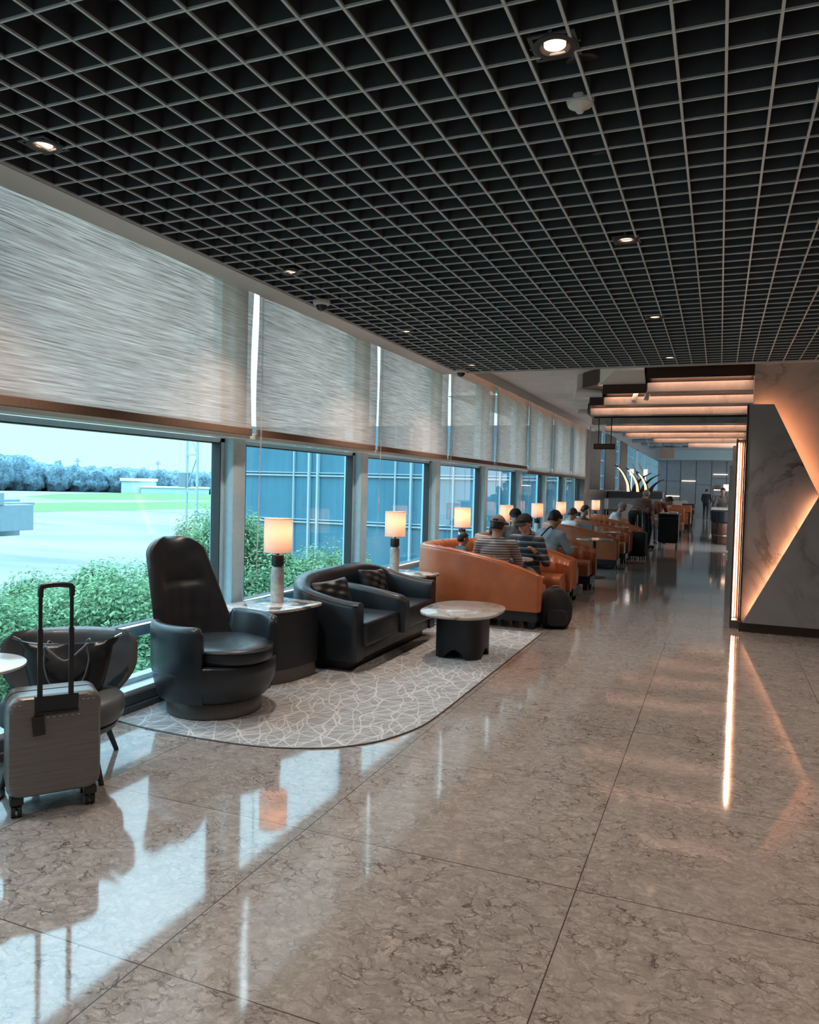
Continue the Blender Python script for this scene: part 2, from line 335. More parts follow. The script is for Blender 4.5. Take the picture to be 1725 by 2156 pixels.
def shade_material():
    t = NT('linen_lamp_shade'); v = t.coords((1, 1, 1)); n = t.noise(v, 180, 2)
    d = t.node('ShaderNodeBsdfDiffuse'); tr = t.node('ShaderNodeBsdfTranslucent'); c = t.ramp(n, [(.3, (.74, .7, .66)), (.7, (.84, .8, .76))])
    t.link(c, d.inputs[0]); t.link(c, tr.inputs[0]); m = t.node('ShaderNodeMixShader'); m.inputs[0].default_value = .3
    t.link(d.outputs[0], m.inputs[1]); t.link(tr.outputs[0], m.inputs[2]); t.link(m.outputs[0], t.out.inputs[0]); return t.m
M['shade'] = shade_material()

# ------------------------------------------------------------------ camera
cam_d = bpy.data.cameras.new('camera'); cam = bpy.data.objects.new('camera', cam_d); COL.objects.link(cam); S.camera = cam
F = 1601.5; yaw, pitch, roll = [math.radians(a) for a in (-22.145, -2.042, 1.4246)]
fw = Vector((math.sin(yaw) * math.cos(pitch), math.cos(yaw) * math.cos(pitch), math.sin(pitch)))
r0 = Vector((math.cos(yaw), -math.sin(yaw), 0)); u0 = r0.cross(fw)
rt = math.cos(roll) * r0 + math.sin(roll) * u0; up = -math.sin(roll) * r0 + math.cos(roll) * u0
cam.matrix_world = Matrix(((rt.x, up.x, -fw.x, 0), (rt.y, up.y, -fw.y, 0), (rt.z, up.z, -fw.z, 1.5), (0, 0, 0, 1)))
cam_d.sensor_fit = 'HORIZONTAL'; cam_d.sensor_width = 36; cam_d.lens = 36 * F / 1725; cam_d.clip_start = .05; cam_d.clip_end = 3000

# ------------------------------------------------------------------ room shell
PITCH = 2.28; COLY = [5.05 + PITCH * k for k in range(-4, 8)]      # window columns at these Y; last at 21.01
COLY[3] -= .10
ZC = 2.95; ZC2 = 3.23; YE = 9.28; XG = -3.14
bm = BM(); box2(bm, (-3.75, -5, -.12), (6, 52, 0)); tag(mesh_obj('floor', bm, M['floor'], smooth=False), kind='structure')

# near grid ceiling
ceil = BM(); box2(ceil, (-3.75, -5, 3.3), (6, YE, 3.4)); ceil = mesh_obj('ceiling', ceil, M['void'], smooth=False); tag(ceil, kind='structure')
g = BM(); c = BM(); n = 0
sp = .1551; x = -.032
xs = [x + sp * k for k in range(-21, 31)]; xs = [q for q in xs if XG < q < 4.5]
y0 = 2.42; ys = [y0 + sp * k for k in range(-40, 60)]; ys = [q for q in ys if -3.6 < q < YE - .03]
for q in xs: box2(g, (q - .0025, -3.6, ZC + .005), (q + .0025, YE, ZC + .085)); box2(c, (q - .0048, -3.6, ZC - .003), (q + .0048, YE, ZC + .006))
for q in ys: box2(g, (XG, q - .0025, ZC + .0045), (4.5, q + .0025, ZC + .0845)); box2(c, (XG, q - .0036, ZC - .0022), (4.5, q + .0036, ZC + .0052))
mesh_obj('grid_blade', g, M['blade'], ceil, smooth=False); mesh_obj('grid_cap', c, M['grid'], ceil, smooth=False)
# border trims round the grid
bm = BM(); box2(bm, (-3.36, -5, ZC - .012), (XG, YE + .03, ZC + .35)); tag(mesh_obj('trim_1', bm, M['white_metal'], smooth=False), kind='structure')
bm = BM(); box2(bm, (XG, YE - .005, ZC - .012), (4.5, YE + .03, ZC + .35)); tag(mesh_obj('trim_2', bm, M['white_metal'], smooth=False), kind='structure')
# second ceiling: white strip by the windows, dark glossy wood over the aisle
bm = BM(); box2(bm, (-3.75, YE + .03, ZC2), (-.88, 22.5, ZC2 + .1)); tag(mesh_obj('ceiling', bm, M['plaster'], smooth=False), kind='structure')
bm = BM(); prism(bm, [(-.86, YE + .03), (.45, YE + .03), (.45, 22.45), (-.9, 22.45), (-1.4, 21), (-2.15, 18), (-2.38, 16.45), (-2.38, 14.9), (-2.22, 14.1), (-2.08, 13.1), (-1.82, 13.05), (-1.66, 11.7), (-1.95, 11.5), (-1.63, 11.03), (-.97, 11.03), (-.87, 9.6)], 3.0, 3.22); tag(mesh_obj('ceiling', bm, M['wood'], smooth=False), kind='structure')
# far high ceiling
bm = BM(); box2(bm, (-8, 22.5, 4.3), (6, 52, 4.4)); tag(mesh_obj('ceiling', bm, M['plaster'], smooth=False), kind='structure')
bm = BM(); box2(bm, (-3.75, 22.45, 3.2), (6, 22.55, 4.3)); tag(mesh_obj('trim_3', bm, M['plaster'], smooth=False), kind='structure')

# left wall: curb, rails, head, columns
wl = BM(); box2(wl, (-3.75, -5, 0), (-3.42, 21.6, .045)); box2(wl, (-3.66, -5, .045), (-3.44, 21.6, .11))
wl = mesh_obj('wall_left', wl, M['curb'], smooth=False, bevel=.004); tag(wl, kind='structure')
bm = BM(); box2(bm, (-3.56, -5, 1.825), (-3.41, 21.6, 1.87)); mesh_obj('head_ledge', bm, M['alu_white'], wl, smooth=False, bevel=.004)
bm = BM(); box2(bm, (-3.75, -5, ZC2 - .05), (-3.42, 22.5, ZC2 + .1)); mesh_obj('upper_beam', bm, M['white_metal'], wl, smooth=False)
bm = BM(); box2(bm, (-3.75, 20.9, 0), (-3.40, 21.7, 3.3)); mesh_obj('end_pier', bm, M['curtain'], wl, smooth=False)
for y in COLY:
    bm = BM(); poly = [(-3.7, y - .105), (-3.52, y - .105), (-3.50, y - .095), (-3.50, y + .055), (-3.515, y + .09), (-3.55, y + .115), (-3.7, y + .115)]
    prism(bm, poly, .045, 3.25); mesh_obj('column', bm, M['alu'], wl, angle=50)
for i in range(len(COLY) - 1):
    a, b = COLY[i] + .115, COLY[i + 1] - .105
    w = empty('window_%d' % (i + 1), (-3.62, (a + b) / 2, 0), kind='structure')
    fr = BM(); X0, X1 = -3.66, -3.575
    for z0, z1 in ((.11, .17), (.44, .52), (1.79, 1.825), (1.87, 1.95), (3.12, 3.2)): box2(fr, (X0, a, z0), (X1, b, z1))
    for q in (a, b): box2(fr, (X0, q - .0 if q == a else q - .06, .11), (X1, q + .06 if q == a else q, 3.2))
    mesh_obj('frame', fr, M['alu'], w, world=True, smooth=False, bevel=.004)
    gk = BM()
    for z in (.518, 1.783): box2(gk, (X0 + .01, a + .06, z), (X1 - .012, b - .06, z + .008))
    for q in (a + .06, b - .06): box2(gk, (X0 + .01, q - .006, .17), (X1 + .003, q + .006, 1.8))
    mesh_obj('gasket', gk, M['alu_dark'], w, world=True, smooth=False)
    for nm, z0, z1, mt in (('lower_pane', .17, .44, 'glass_low'), ('pane', .52, 1.8, 'glass'), ('upper_pane', 1.95, 3.12, 'glass_up')):
        bm = BM(); v = [bm.verts.new(p) for p in ((-3.625, a + .05, z0 - .01), (-3.625, b - .05, z0 - .01), (-3.625, b - .05, z1 + .01), (-3.625, a + .05, z1 + .01))]; bm.faces.new(v)
        mesh_obj(nm, bm, M[mt], w, world=True, smooth=False)
    sl = BM(); box2(sl, (-3.575, a, .11), (-3.46, b, .135)); box2(sl, (-3.575, a, .51), (-3.53, b, .525)); mesh_obj('sill', sl, M['alu_white'], w, world=True, smooth=False)

# roller blinds
BL = ['over the airfield window in the left foreground, with bright sky patches', 'above the lamp on the banded marble side table', 'above the two seat black sofa and its lamp', 'fourth from the near end, where the black grid ceiling stops', 'fifth from the near end, above the first row of orange booths', 'sixth from the near end, hanging slightly lower than its neighbour', 'seventh from the near end, near the far pier', 'last and narrowest in view before the tall curtains']
bi = 0
for i in range(1, len(COLY) - 1):
    a, b = COLY[i] + .04, COLY[i + 1] - .035
    low = 1.885 if COLY[i] < 13.5 else 1.80
    if i < 3: label, grp = 'beige woven roller blind of the window bay just outside the frame', 'roller blinds along the window wall'
    else: label, grp = 'beige woven roller blind ' + BL[min(bi, 7)], 'roller blinds along the window wall'; bi += 1
    if i < 3: label = ['beige woven roller blind at the hidden near end of the window wall', 'beige woven roller blind one bay nearer than the airfield window'][i - 1]
    t = empty('roller_blind', (-3.38, (a + b) / 2, ZC), 0, label, 'blind', grp)
    bm = BM(); ny, nz = 40, 24; rows = []
    top = 3.18 if a > YE else 3.0
    rnd = random.uniform(0, 9)
    for k in range(ny + 1):
        y = a + (b - a) * k / ny; row = []
        for q in range(nz + 1):
            z = low + (top - low) * q / nz; amp = .012 * math.sin(PI * q / nz) + .006 * (1 - q / nz)
            dx = amp * math.sin(y * 4.1 + rnd + z * 1.2) ; yy = y
            if k in (0, ny): yy += .006 * math.sin(z * 5 + rnd)
            row.append((-3.38 + dx, yy, z))
        rows.append(row)
    grid_faces(bm, rows); mesh_obj('fabric', bm, M['blind'], t, world=True, angle=180)
    bm = BM(); box2(bm, (-3.388, a, low - .035), (-3.372, b, low + .02)); mesh_obj('hem_bar', bm, simple('blind_hem', (.2, .125, .09), .7, 0, .1, .05, 60) if i == 1 else bpy.data.materials['blind_hem'], t, world=True, smooth=False, bevel=.005)
    bm = BM(); cyl(bm, (-3.37, a, top), (-3.37, b, top), .022, seg=12); mesh_obj('roller_tube', bm, M['white_metal'], t, world=True)
    bm = BM(); tube(bm, [(-3.355, a + .012, top), (-3.355, a + .012, 1.9), (-3.375, a + .016, .75)], .0018, 5); tube(bm, [(-3.355, a + .026, top), (-3.355, a + .026, 1.9), (-3.375, a + .020, .75)], .0018, 5)
    mesh_obj('pull_cord', bm, M['white_plastic'], t, world=True)

# right / back walls
wb = BM(); box2(wb, (.315, 9.3, 0), (6, 9.6, 3.3)); tag(mesh_obj('wall_right', wb, M['wall_marble'], smooth=False), kind='structure')
wb = BM(); box2(wb, (.45, 9.6, 0), (.75, 19.6, 3.3)); wr = mesh_obj('wall_right', wb, M['wall_marble'], smooth=False); tag(wr, kind='structure')
wb = BM(); box2(wb, (4.5, -5, 0), (4.6, 9.3, 3.3)); tag(mesh_obj('wall_side', wb, M['wall_marble'], smooth=False), kind='structure')
wb = BM(); box2(wb, (-3.75, -5.1, 0), (6, -5, 3.3)); tag(mesh_obj('wall_back', wb, M['plaster'], smooth=False), kind='structure')
# feature panels in front of the wall: mid panel, then the raised lower panel
def slabY(poly, y0, y1, name, mat, root, bev=.004):
    bm = BM(); a = [bm.verts.new((x, y0, z)) for x, z in poly]; b = [bm.verts.new((x, y1, z)) for x, z in poly]; bm.faces.new(a); bm.faces.new(b)
    for i in range(len(poly)): bm.faces.new((a[i], a[(i + 1) % len(poly)], b[(i + 1) % len(poly)], b[i]))
    return mesh_obj(name, bm, mat, root, world=True, smooth=False, bevel=bev)
t = empty('wall_panel', (.26, 9.05, 0), 0, 'tall grey marble wall panel with a slanted glowing right edge, beside the vertical light strip', 'wall panel')
slabY([(.262, .10), (.262, 2.465), (.508, 2.462), (.965, 1.50), (2.2, .75), (2.2, .10)], 9.05, 9.10, 'marble_face', M['panel_marble'], t)
slabY([(.30, .12), (.30, 2.42), (.48, 2.42), (.90, 1.50), (2.1, .8), (2.1, .12)], 9.10, 9.30, 'backing', M['plinth'], t)
slabY([(.522, 2.40), (.532, 2.40), (.965, 1.488), (.952, 1.488)], 9.17, 9.18, 'led_strip', M['led'], t, 0)
slabY([(.33, 2.435), (.49, 2.435), (.49, 2.425), (.33, 2.425)], 9.17, 9.18, 'led_strip', M['led'], t, 0)
bm = BM(); rl = random.Random(5); xx = .275
while xx < .50:
    box2(bm, (xx, 9.0475, 1.485), (xx + .0022, 9.05, 1.485 + rl.choice((.022, .022, .034)))); box2(bm, (xx, 9.0475, 1.485 + rl.choice((0, .011, .02))), (xx + .009, 9.05, 1.4875 + rl.choice((.0, .011, .02)) + .001)); xx += rl.choice((.0135, .0135, .024))
mesh_obj('faint_lettering', bm, simple('pale_lettering', (.42, .38, .36), .5), t, world=True, smooth=False)
slabY([(.245, .10), (.245, 2.465), (.262, 2.465), (.262, .10)], 9.04, 9.12, 'edge_trim', M['black'], t, .002)
t = empty('wall_panel', (.9, 8.93, 0), 0, 'lower grey marble wall panel with dark veins, raised in front, glowing slanted left edge', 'wall panel')
slabY([(.275, .10), (.955, 1.48), (2.2, 3.9 - 1.9), (2.2, .10)], 8.93, 8.965, 'marble_face', M['panel_marble'], t)
slabY([(.36, .12), (1.0, 1.40), (2.1, 1.85), (2.1, .12)], 8.965, 9.05, 'backing', M['plinth'], t)
slabY([(.345, .17), (.352, .155), (.995, 1.455), (.985, 1.465)], 8.99, 9.0, 'led_strip', M['led'], t, 0)
bm = BM(); box2(bm, (.245, 8.98, 0), (2.2, 9.3, .10)); tag(mesh_obj('baseboard_right', bm, M['plinth'], smooth=False), kind='structure')
# upper outer wedge of the wall keeps running; portal light column beside the panel
t = empty('light_column', (.19, 9.2, 0), 0, 'tall slim portal post with a bright warm vertical light strip', 'light fixture')
bm = BM(); box2(bm, (.155, 9.16, 0), (.170, 9.42, 2.1)); box2(bm, (.155, 9.36, 0), (.26, 9.42, 2.1)); box2(bm, (.232, 9.16, 0), (.24, 9.42, 2.1)); mesh_obj('post', bm, M['copper'], t, world=True, smooth=False, bevel=.002)
bm = BM(); box2(bm, (.178, 9.30, .1), (.190, 9.31, 2.06)); mesh_obj('led_strip', bm, M['led_white'], t, world=True, smooth=False)
bm = BM(); box2(bm, (.205, 9.33, .1), (.212, 9.335, 2.06)); mesh_obj('led_strip', bm, M['led'], t, world=True, smooth=False)
bm = BM(); box2(bm, (.155, 9.14, 0), (.245, 9.42, .09)); mesh_obj('foot', bm, M['bronze'], t, world=True, smooth=False, bevel=.002)

# beams over the aisle
BEAM = [(9.6, -.855), (11.0, -1.56), (12.45, -1.97), (14.15, -2.21), (15.9, -2.22), (17.9, -2.04), (19.7, -1.56), (21.75, -.83)]
BN = ['nearest and lowest placed in the picture', 'second from the black grid ceiling', 'third from the black grid ceiling, long', 'fourth in the row, duller grey and unlit', 'fifth in the row, behind the grey one', 'sixth in the row, thin from here', 'seventh in the row, short of the window side', 'last and shortest, at the far end of the row']
for (y, xl), nm in zip(BEAM, BN):
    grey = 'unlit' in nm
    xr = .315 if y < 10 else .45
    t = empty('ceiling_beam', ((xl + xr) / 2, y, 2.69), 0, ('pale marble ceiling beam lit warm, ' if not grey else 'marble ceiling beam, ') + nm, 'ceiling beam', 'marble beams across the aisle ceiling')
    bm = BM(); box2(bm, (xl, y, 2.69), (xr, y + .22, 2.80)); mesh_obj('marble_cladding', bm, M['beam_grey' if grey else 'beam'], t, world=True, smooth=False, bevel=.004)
    bm = BM(); box2(bm, (xl + .03, y + .03, 2.80), (xr - .0, y + .19, 3.0)); mesh_obj('hanger_box', bm, M['plinth'], t, world=True, smooth=False)
    if not grey:
        bm = BM(); box2(bm, (xl + .05, y - .085, 2.87), (xr - .02, y - .07, 2.88)); mesh_obj('led_strip', bm, M['led_beam'], t, world=True, smooth=False)
        bm = BM(); box2(bm, (xl + .0, y - .135, 2.832), (xr - .0, y - .12, 3.0)); mesh_obj('light_shield', bm, M['wood'], t, world=True, smooth=False)
# white soffit pieces at the beams' left ends
for poly, nm in (([(-1.65, 11.0), (-1.25, 9.62), (-.90, 9.62), (-1.0, 11.0)], 'white slanted ceiling soffit piece at the left end of the nearest beam'), ([(-2.06, 11.6), (-1.7, 11.75), (-1.86, 13.1), (-2.12, 13.15), (-2.27, 14.05), (-2.56, 14.1), (-2.28, 12.6)], 'white stepped ceiling soffit piece with a small round fitting'), ([(-2.61, 14.95), (-2.42, 14.95), (-2.5, 16.4), (-2.68, 16.4)], 'small white ceiling soffit piece, farthest of the three')):
    bm = BM(); cx = sum(p[0] for p in poly) / len(poly); cy = sum(p[1] for p in poly) / len(poly); t = empty('soffit_box', (cx, cy, 2.96), 0, nm, 'soffit')
    prism(bm, poly, 2.96, 3.0); mesh_obj('face_plate', bm, M['plaster'], t, world=True, smooth=False, bevel=.004)
    bm = BM(); pp = [(cx + (x - cx) * .93, cy + (y - cy) * .93) for x, y in poly]; prism(bm, pp, 3.0, 3.228); mesh_obj('box_body', bm, M['plaster'], t, world=True, smooth=False)
t = empty('cove_light', (-3.3, 15, 3.2), 0, 'warm cove light strip grazing the tops of the far roller blinds', 'cove light')
bm = BM(); box2(bm, (-3.335, YE + .1, 3.205), (-3.325, 20.8, 3.215)); mesh_obj('led_strip', bm, M['led_cove'], t, world=True, smooth=False)
bm = BM(); box2(bm, (-3.30, YE + .1, 3.09), (-3.29, 20.8, 3.23)); mesh_obj('lip', bm, M['white_metal'], t, world=True, smooth=False)
# twin spotlights on the ceiling near the first soffit
for k, (x, y) in enumerate(((-1.13, 11.0), (-.96, 10.9))):
    t = empty('spotlight', (x, y, 2.98), 0, ['white cylinder spotlight left of its twin, between the first two beams', 'white cylinder spotlight right of its twin, at the end of the nearest beam'][k], 'spotlight', 'twin spotlights')
    bm = BM(); cyl(bm, (x, y, 3.02), (x, y, 2.9), .012, seg=8); mesh_obj('stem', bm, M['white_plastic'], t, world=True)
    bm = BM(); cyl(bm, (x + .02, y - .0, 2.90), (x - .02, y - .03, 2.74), .035, seg=18); mesh_obj('lamp_head', bm, M['white_plastic'], t, world=True)

# ------------------------------------------------------------------ ceiling fittings
def downlight(x, y, label):
    t = empty('downlight', (x, y, ZC), 0, label, 'ceiling light', 'downlights in the grid ceiling')
    bm = BM(); grid_faces(bm, [[(q_r * math.cos(2 * PI * k / 32), q_r * math.sin(2 * PI * k / 32), q_z) for k in range(32)] for q_r, q_z in ((.074, .03), (.074, -.002), (.066, -.006), (.050, -.004), (.043, .03))], False, True); mesh_obj('housing', bm, M['black'], t)
    bm = BM(); cyl(bm, (0, 0, .004), (0, 0, .02), .036, seg=24); mesh_obj('bulb', bm, M['bulb'], t)
    bm = BM()
    for sx, sy in ((-1, 0), (1, 0), (0, -1), (0, 1)): box(bm, (sx * .074, sy * .074, .03), (.012 if sx == 0 else .02, .012 if sy == 0 else .02, .05))
    
    for sx in (-1, 1): box2(bm, (sx * .062, -.075, .0), (sx * .076, .075, .006)); box2(bm, (-.062, sx * .062, .0), (.062, sx * .076, .006))
    mesh_obj('mounting_plate', bm, M['blade'], t, smooth=False)
    L = bpy.data.lights.new('downlight_beam', 'SPOT'); L.energy = 58; L.color = (1, .80, .66); L.spot_size = math.radians(104); L.spot_blend = 1; L.shadow_soft_size = .03
    lo = bpy.data.objects.new('downlight_beam', L); COL.objects.link(lo); lo.location = (0, 0, -.03); lo.parent = t
DL = [(-.555, 2.53, 'largest lit round downlight, at the top right of the picture'), (-2.81, 2.53, 'lit round downlight above the foreground blind at far left'), (-.555, 4.6, 'lit downlight in the aisle row, second from the camera'), (-2.81, 4.6, 'lit downlight in the window row above the second blind'), (-.555, 6.7, 'lit downlight in the aisle row, third from the camera'), (-2.81, 6.7, 'lit downlight in the window row above the third blind'), (-.555, 8.75, 'lit downlight in the aisle row, last before the ceiling edge'), (-2.81, 8.75, 'lit downlight in the window row beside the far dome camera')]
for d in DL: downlight(*d)
for x in (-2.81, -.555, 1.7, 3.6):  # unseen downlights added behind the camera as fill light
    for y in (-3.7, -1.6, .45): downlight(x, y, 'unseen downlight added for fill light behind the photographer')
for x in (1.7, 3.6):  # more unseen fill downlights, added outside the right edge
    for y in (2.53, 4.6, 6.7): downlight(x, y, 'unseen downlight added for fill light right of the picture')
def dome(x, y, label, r=.062):
    t = empty('dome_camera', (x, y, ZC), 0, label, 'security camera', 'dome cameras')
    bm = BM(); lathe(bm, [(r * 1.0, 0), (r * 1.06, -.008), (r * 1.0, -.03), (r * .8, -.042), (r * .5, -.042)], (0, 0, 0), 28); mesh_obj('housing', bm, M['white_plastic'], t)
    bm = BM(); lathe(bm, [(r * .72, -.036)] + [(r * .72 * math.cos(a), -.04 - r * .72 * math.sin(a)) for a in [k * PI / 16 for k in range(8)]], (0, 0, 0), 24); mesh_obj('dome_cover', bm, M['smoked'], t)
dome(-2.99, 5.38, 'white dome camera hanging above the second blind', .066); dome(-3.04, 9.06, 'white dome camera at the far left corner of the grid ceiling', .07)
t = empty('smoke_detector', (-.54, 2.93, ZC), 0, 'pale cone shaped smoke detector in the grid near the largest downlight', 'detector')
bm = BM(); lathe(bm, [(.05, .02), (.052, .01), (.045, -.008), (.02, -.022), (.012, -.034), (.005, -.036)], (0, 0, 0), 24); mesh_obj('cover', bm, M['white_plastic'], t)
bm = BM(); cyl(bm, (0, 0, .02), (0, 0, .3), .006, seg=8); mesh_obj('conduit', bm, M['blade'], t)
for x, y, l in ((-.50, 2.75, 'dark round ceiling speaker beside the smoke detector'), (-.55, 3.55, 'dark round ceiling speaker between the first two aisle downlights'), (-2.9, 3.65, 'dark round ceiling speaker above the foreground blind')):
    t = empty('ceiling_speaker', (x, y, ZC + .05), 0, l, 'speaker', 'dark speakers in the grid ceiling')
    bm = BM(); lathe(bm, [(.06, .02), (.062, 0), (.055, -.006), (.01, -.006)], (0, 0, 0), 24); mesh_obj('grille', bm, simple('speaker_grille', (.05, .05, .055), .6) if 'speaker_grille' not in bpy.data.materials else bpy.data.materials['speaker_grille'], t)

# ------------------------------------------------------------------ carpet
cp = [(-3.42, 3.63), (-3.18, 3.60), (-2.9, 3.585), (-2.64, 3.59), (-2.4, 3.615), (-2.21, 3.665), (-1.97, 3.79), (-1.80, 3.98), (-1.70, 4.22), (-1.655, 4.45), (-1.645, 4.8), (-1.645, 7.75), (-3.42, 7.75)]
bm = BM(); prism(bm, cp, 0, .006); tag(mesh_obj('carpet', bm, M['carpet'], smooth=False), 'pale grey carpet inlay with white scribbled lines and a rounded corner, under the black seats', 'carpet')
bm = BM()
pts = catmull([(x, y, .004) for x, y in cp[:11]], 4) + [Vector((-1.645, 7.75, .004))]
tube(bm, pts, .0045, 6); tag(mesh_obj('carpet_edge_trim', bm, M['bronze'], smooth=True), 'thin dark metal strip along the rounded carpet edge', 'floor trim')

# ------------------------------------------------------------------ lamps on side tables
def make_lamp():
    t = empty('table_lamp', (0, 0, 0))
    bm = BM(); lathe(bm, [(.050, 0), (.052, .004), (.0515, .02), (.051, .23), (.048, .262), (.038, .278), (.03, .282)], seg=36); mesh_obj('stone_base', bm, M['lamp_stone'], t)
    bm = BM(); lathe(bm, [(.028, .282), (.046, .286), (.048, .292), (.047, .365), (.044, .37), (.012, .371), (.012, .392)], seg=32); mesh_obj('black_collar', bm, M['black'], t)
    bm = BM(); R = .109; z0, z1 = .392, .652
    rows = [[(r * math.cos(2 * PI * k / 56), r * math.sin(2 * PI * k / 56), z) for k in range(56)] for r, z in ((R, z0), (R, z0 + .05), (R, z1 - .05), (R, z1))]
    grid_faces(bm, rows, False, True); shd = mesh_obj('lamp_shade', bm, M['shade'], t, angle=60)
    bm = BM()
    for z in (z0, z1): tube(bm, [(R * math.cos(2 * PI * k / 40), R * math.sin(2 * PI * k / 40), z) for k in range(41)], .0028, 6)
    for a in (0, 2.09, 4.19): tube(bm, [(0, 0, z1 - .03), (R * math.cos(a), R * math.sin(a), z1 - .002)], .0018, 5)
    mesh_obj('shade_ring', bm, M['white_metal'], shd)
    bm = BM(); ball(bm, (0, 0, .50), .026, 14, 10); mesh_obj('bulb', bm, emis('lamp_bulb', (1, .45, .2), 2), t)
    return t
LAMPX = -3.17; LAMPZ = .56
LY = [5.09, 7.40, 9.67, 11.93, 14.17, 16.48, 18.76, 21.0]
LN = ['on the banded marble side table between high back armchair and sofa', 'on the side table between black sofa and nearest orange booth', 'behind the nearest orange booth, left of the man in the grey cap', 'behind the black capped man, in front of the window', 'behind the person in the light blue shirt', 'above the brown haired person in white', 'pale one next to the far pier, left of the last orange shade', 'fully orange lit one, farthest and just beyond the far pier']
proto = make_lamp()
lamps = []
for i, y in enumerate(LY):
    o = proto if i == 0 else copy_tree(proto)
    x = LAMPX if i < 7 else -3.1
    o.location = (x, y, LAMPZ); tag(o, 'lit table lamp ' + LN[i], 'lamp', 'stone lamps on the window side tables')
    L = bpy.data.lights.new('lamp_glow', 'POINT'); L.energy = 1.25; L.color = (1, .33, .13); L.shadow_soft_size = .03
    lo = bpy.data.objects.new('lamp_glow', L); COL.objects.link(lo); lo.location = (.02, 0, .545); lo.parent = o
# first side table: lens shaped marble top on curved drum
tp = closed_spline([(-3.44, 4.60), (-3.30, 4.57), (-3.14, 4.60), (-2.99, 4.70), (-2.90, 4.86), (-2.862, 5.05), (-2.87, 5.27), (-3.10, 5.30), (-3.36, 5.33), (-3.43, 4.98)], 6)
def side_table(poly, label, group, cen):
    t = empty('side_table', (cen[0], cen[1], 0), 0, label, 'side table', group)
    bm = BM(); slab_round(bm, poly, .538, .56, .006); mesh_obj('marble_top', bm, M['top_a'], t, world=True, angle=60)
    def sc(f, dz): return [(cen[0] + (x - cen[0]) * f, cen[1] + (y - cen[1]) * f) for x, y in poly]
    bm = BM(); prism(bm, sc(.93, 0), .11, .538); mesh_obj('drum', bm, M['drum'], t, world=True, angle=40)
    bm = BM(); prism(bm, sc(.90, 0), 0.0065, .11); mesh_obj('plinth', bm, M['bronze'], t, world=True, angle=40)
side_table(tp, 'dark drum side table with banded marble top, between high back armchair and black sofa', 'marble topped side tables by the window', (-3.16, 4.97))
for i, y in enumerate(LY[1:], 1):
    hw = .13
    poly = [(-3.42, y - .42), (-3.36, y - .40), (-3.12, y - .20), (-2.98, y - .02), (-2.90, y + .12), (-2.93, y + .2), (-3.12, y + .27), (-3.36, y + .42), (-3.42, y + .44)]
    if i == 1: poly = [(-3.42, 7.22), (-3.10, 7.28), (-2.80, 7.34), (-2.74, 7.62), (-2.78, 7.72), (-2.98, 7.74), (-3.2, 7.78), (-3.42, 7.8)]
    if i == 7: poly = [(-3.36, 20.7), (-2.9, 20.7), (-2.8, 21.0), (-2.9, 21.3), (-3.36, 21.3)]
    side_table(poly, 'small marble topped side table ' + ['', 'wedged between black sofa and nearest orange booth', 'in the corner behind the first two orange booths', 'behind the second orange booth', 'by the window in the gap before the third orange booth', 'behind the third and fourth orange booths', 'at the far end of the orange booths', 'under the farthest lamp beyond the pier'][i], 'marble topped side tables by the window', (-3.18, y + .02))
# ------------------------------------------------------------------ coffee table
cx, cy = -2.07, 6.42
top = [(cx + .345 * math.copysign(abs(math.cos(a)) ** .78, math.cos(a)), cy + .475 * math.copysign(abs(math.sin(a)) ** .78, math.sin(a))) for a in [2 * PI * k / 72 for k in range(72)]]
t = empty('coffee_table', (cx, cy, 0), 0, 'low coffee table with rounded brown veined marble top on a black arched base', 'coffee table')
bm = BM(); slab_round(bm, top, .388, .415, .009); mesh_obj('marble_top', bm, M['top_b'], t, world=True, angle=60)
bm = BM(); N = 96; rings = []
def csec(f, dz=0):
    out = []
    for k in range(N):
        a = 2 * PI * k / N; x = .215 * math.copysign(abs(math.cos(a)) ** .6, math.cos(a)); y = .235 * math.copysign(abs(math.sin(a)) ** .6, math.sin(a))
        out.append((cx + x * f, cy + y * f, a))
    return out
def archz(a, z):
    # triangular notches rise in the middle of each side
    m = min(abs(((a + PI / 4) % (PI / 2)) - PI / 4), PI / 4); n = max(0, .085 * (1 - m / .30))
    return max(z, .006 + n)
for z in (.0065, .05, .1, .2, .388): rings.append([(x, y, archz(a, z) + (.0005 * z)) for x, y, a in csec(1)])
inner = [[(x, y, archz(a, z)) for x, y, a in csec(.93)] for z in (.388, .1, .0065)]
grid_faces(bm, rings + inner + [rings[0]], False, True); mesh_obj('arched_base', bm, M['drum'], t, world=True, angle=40)

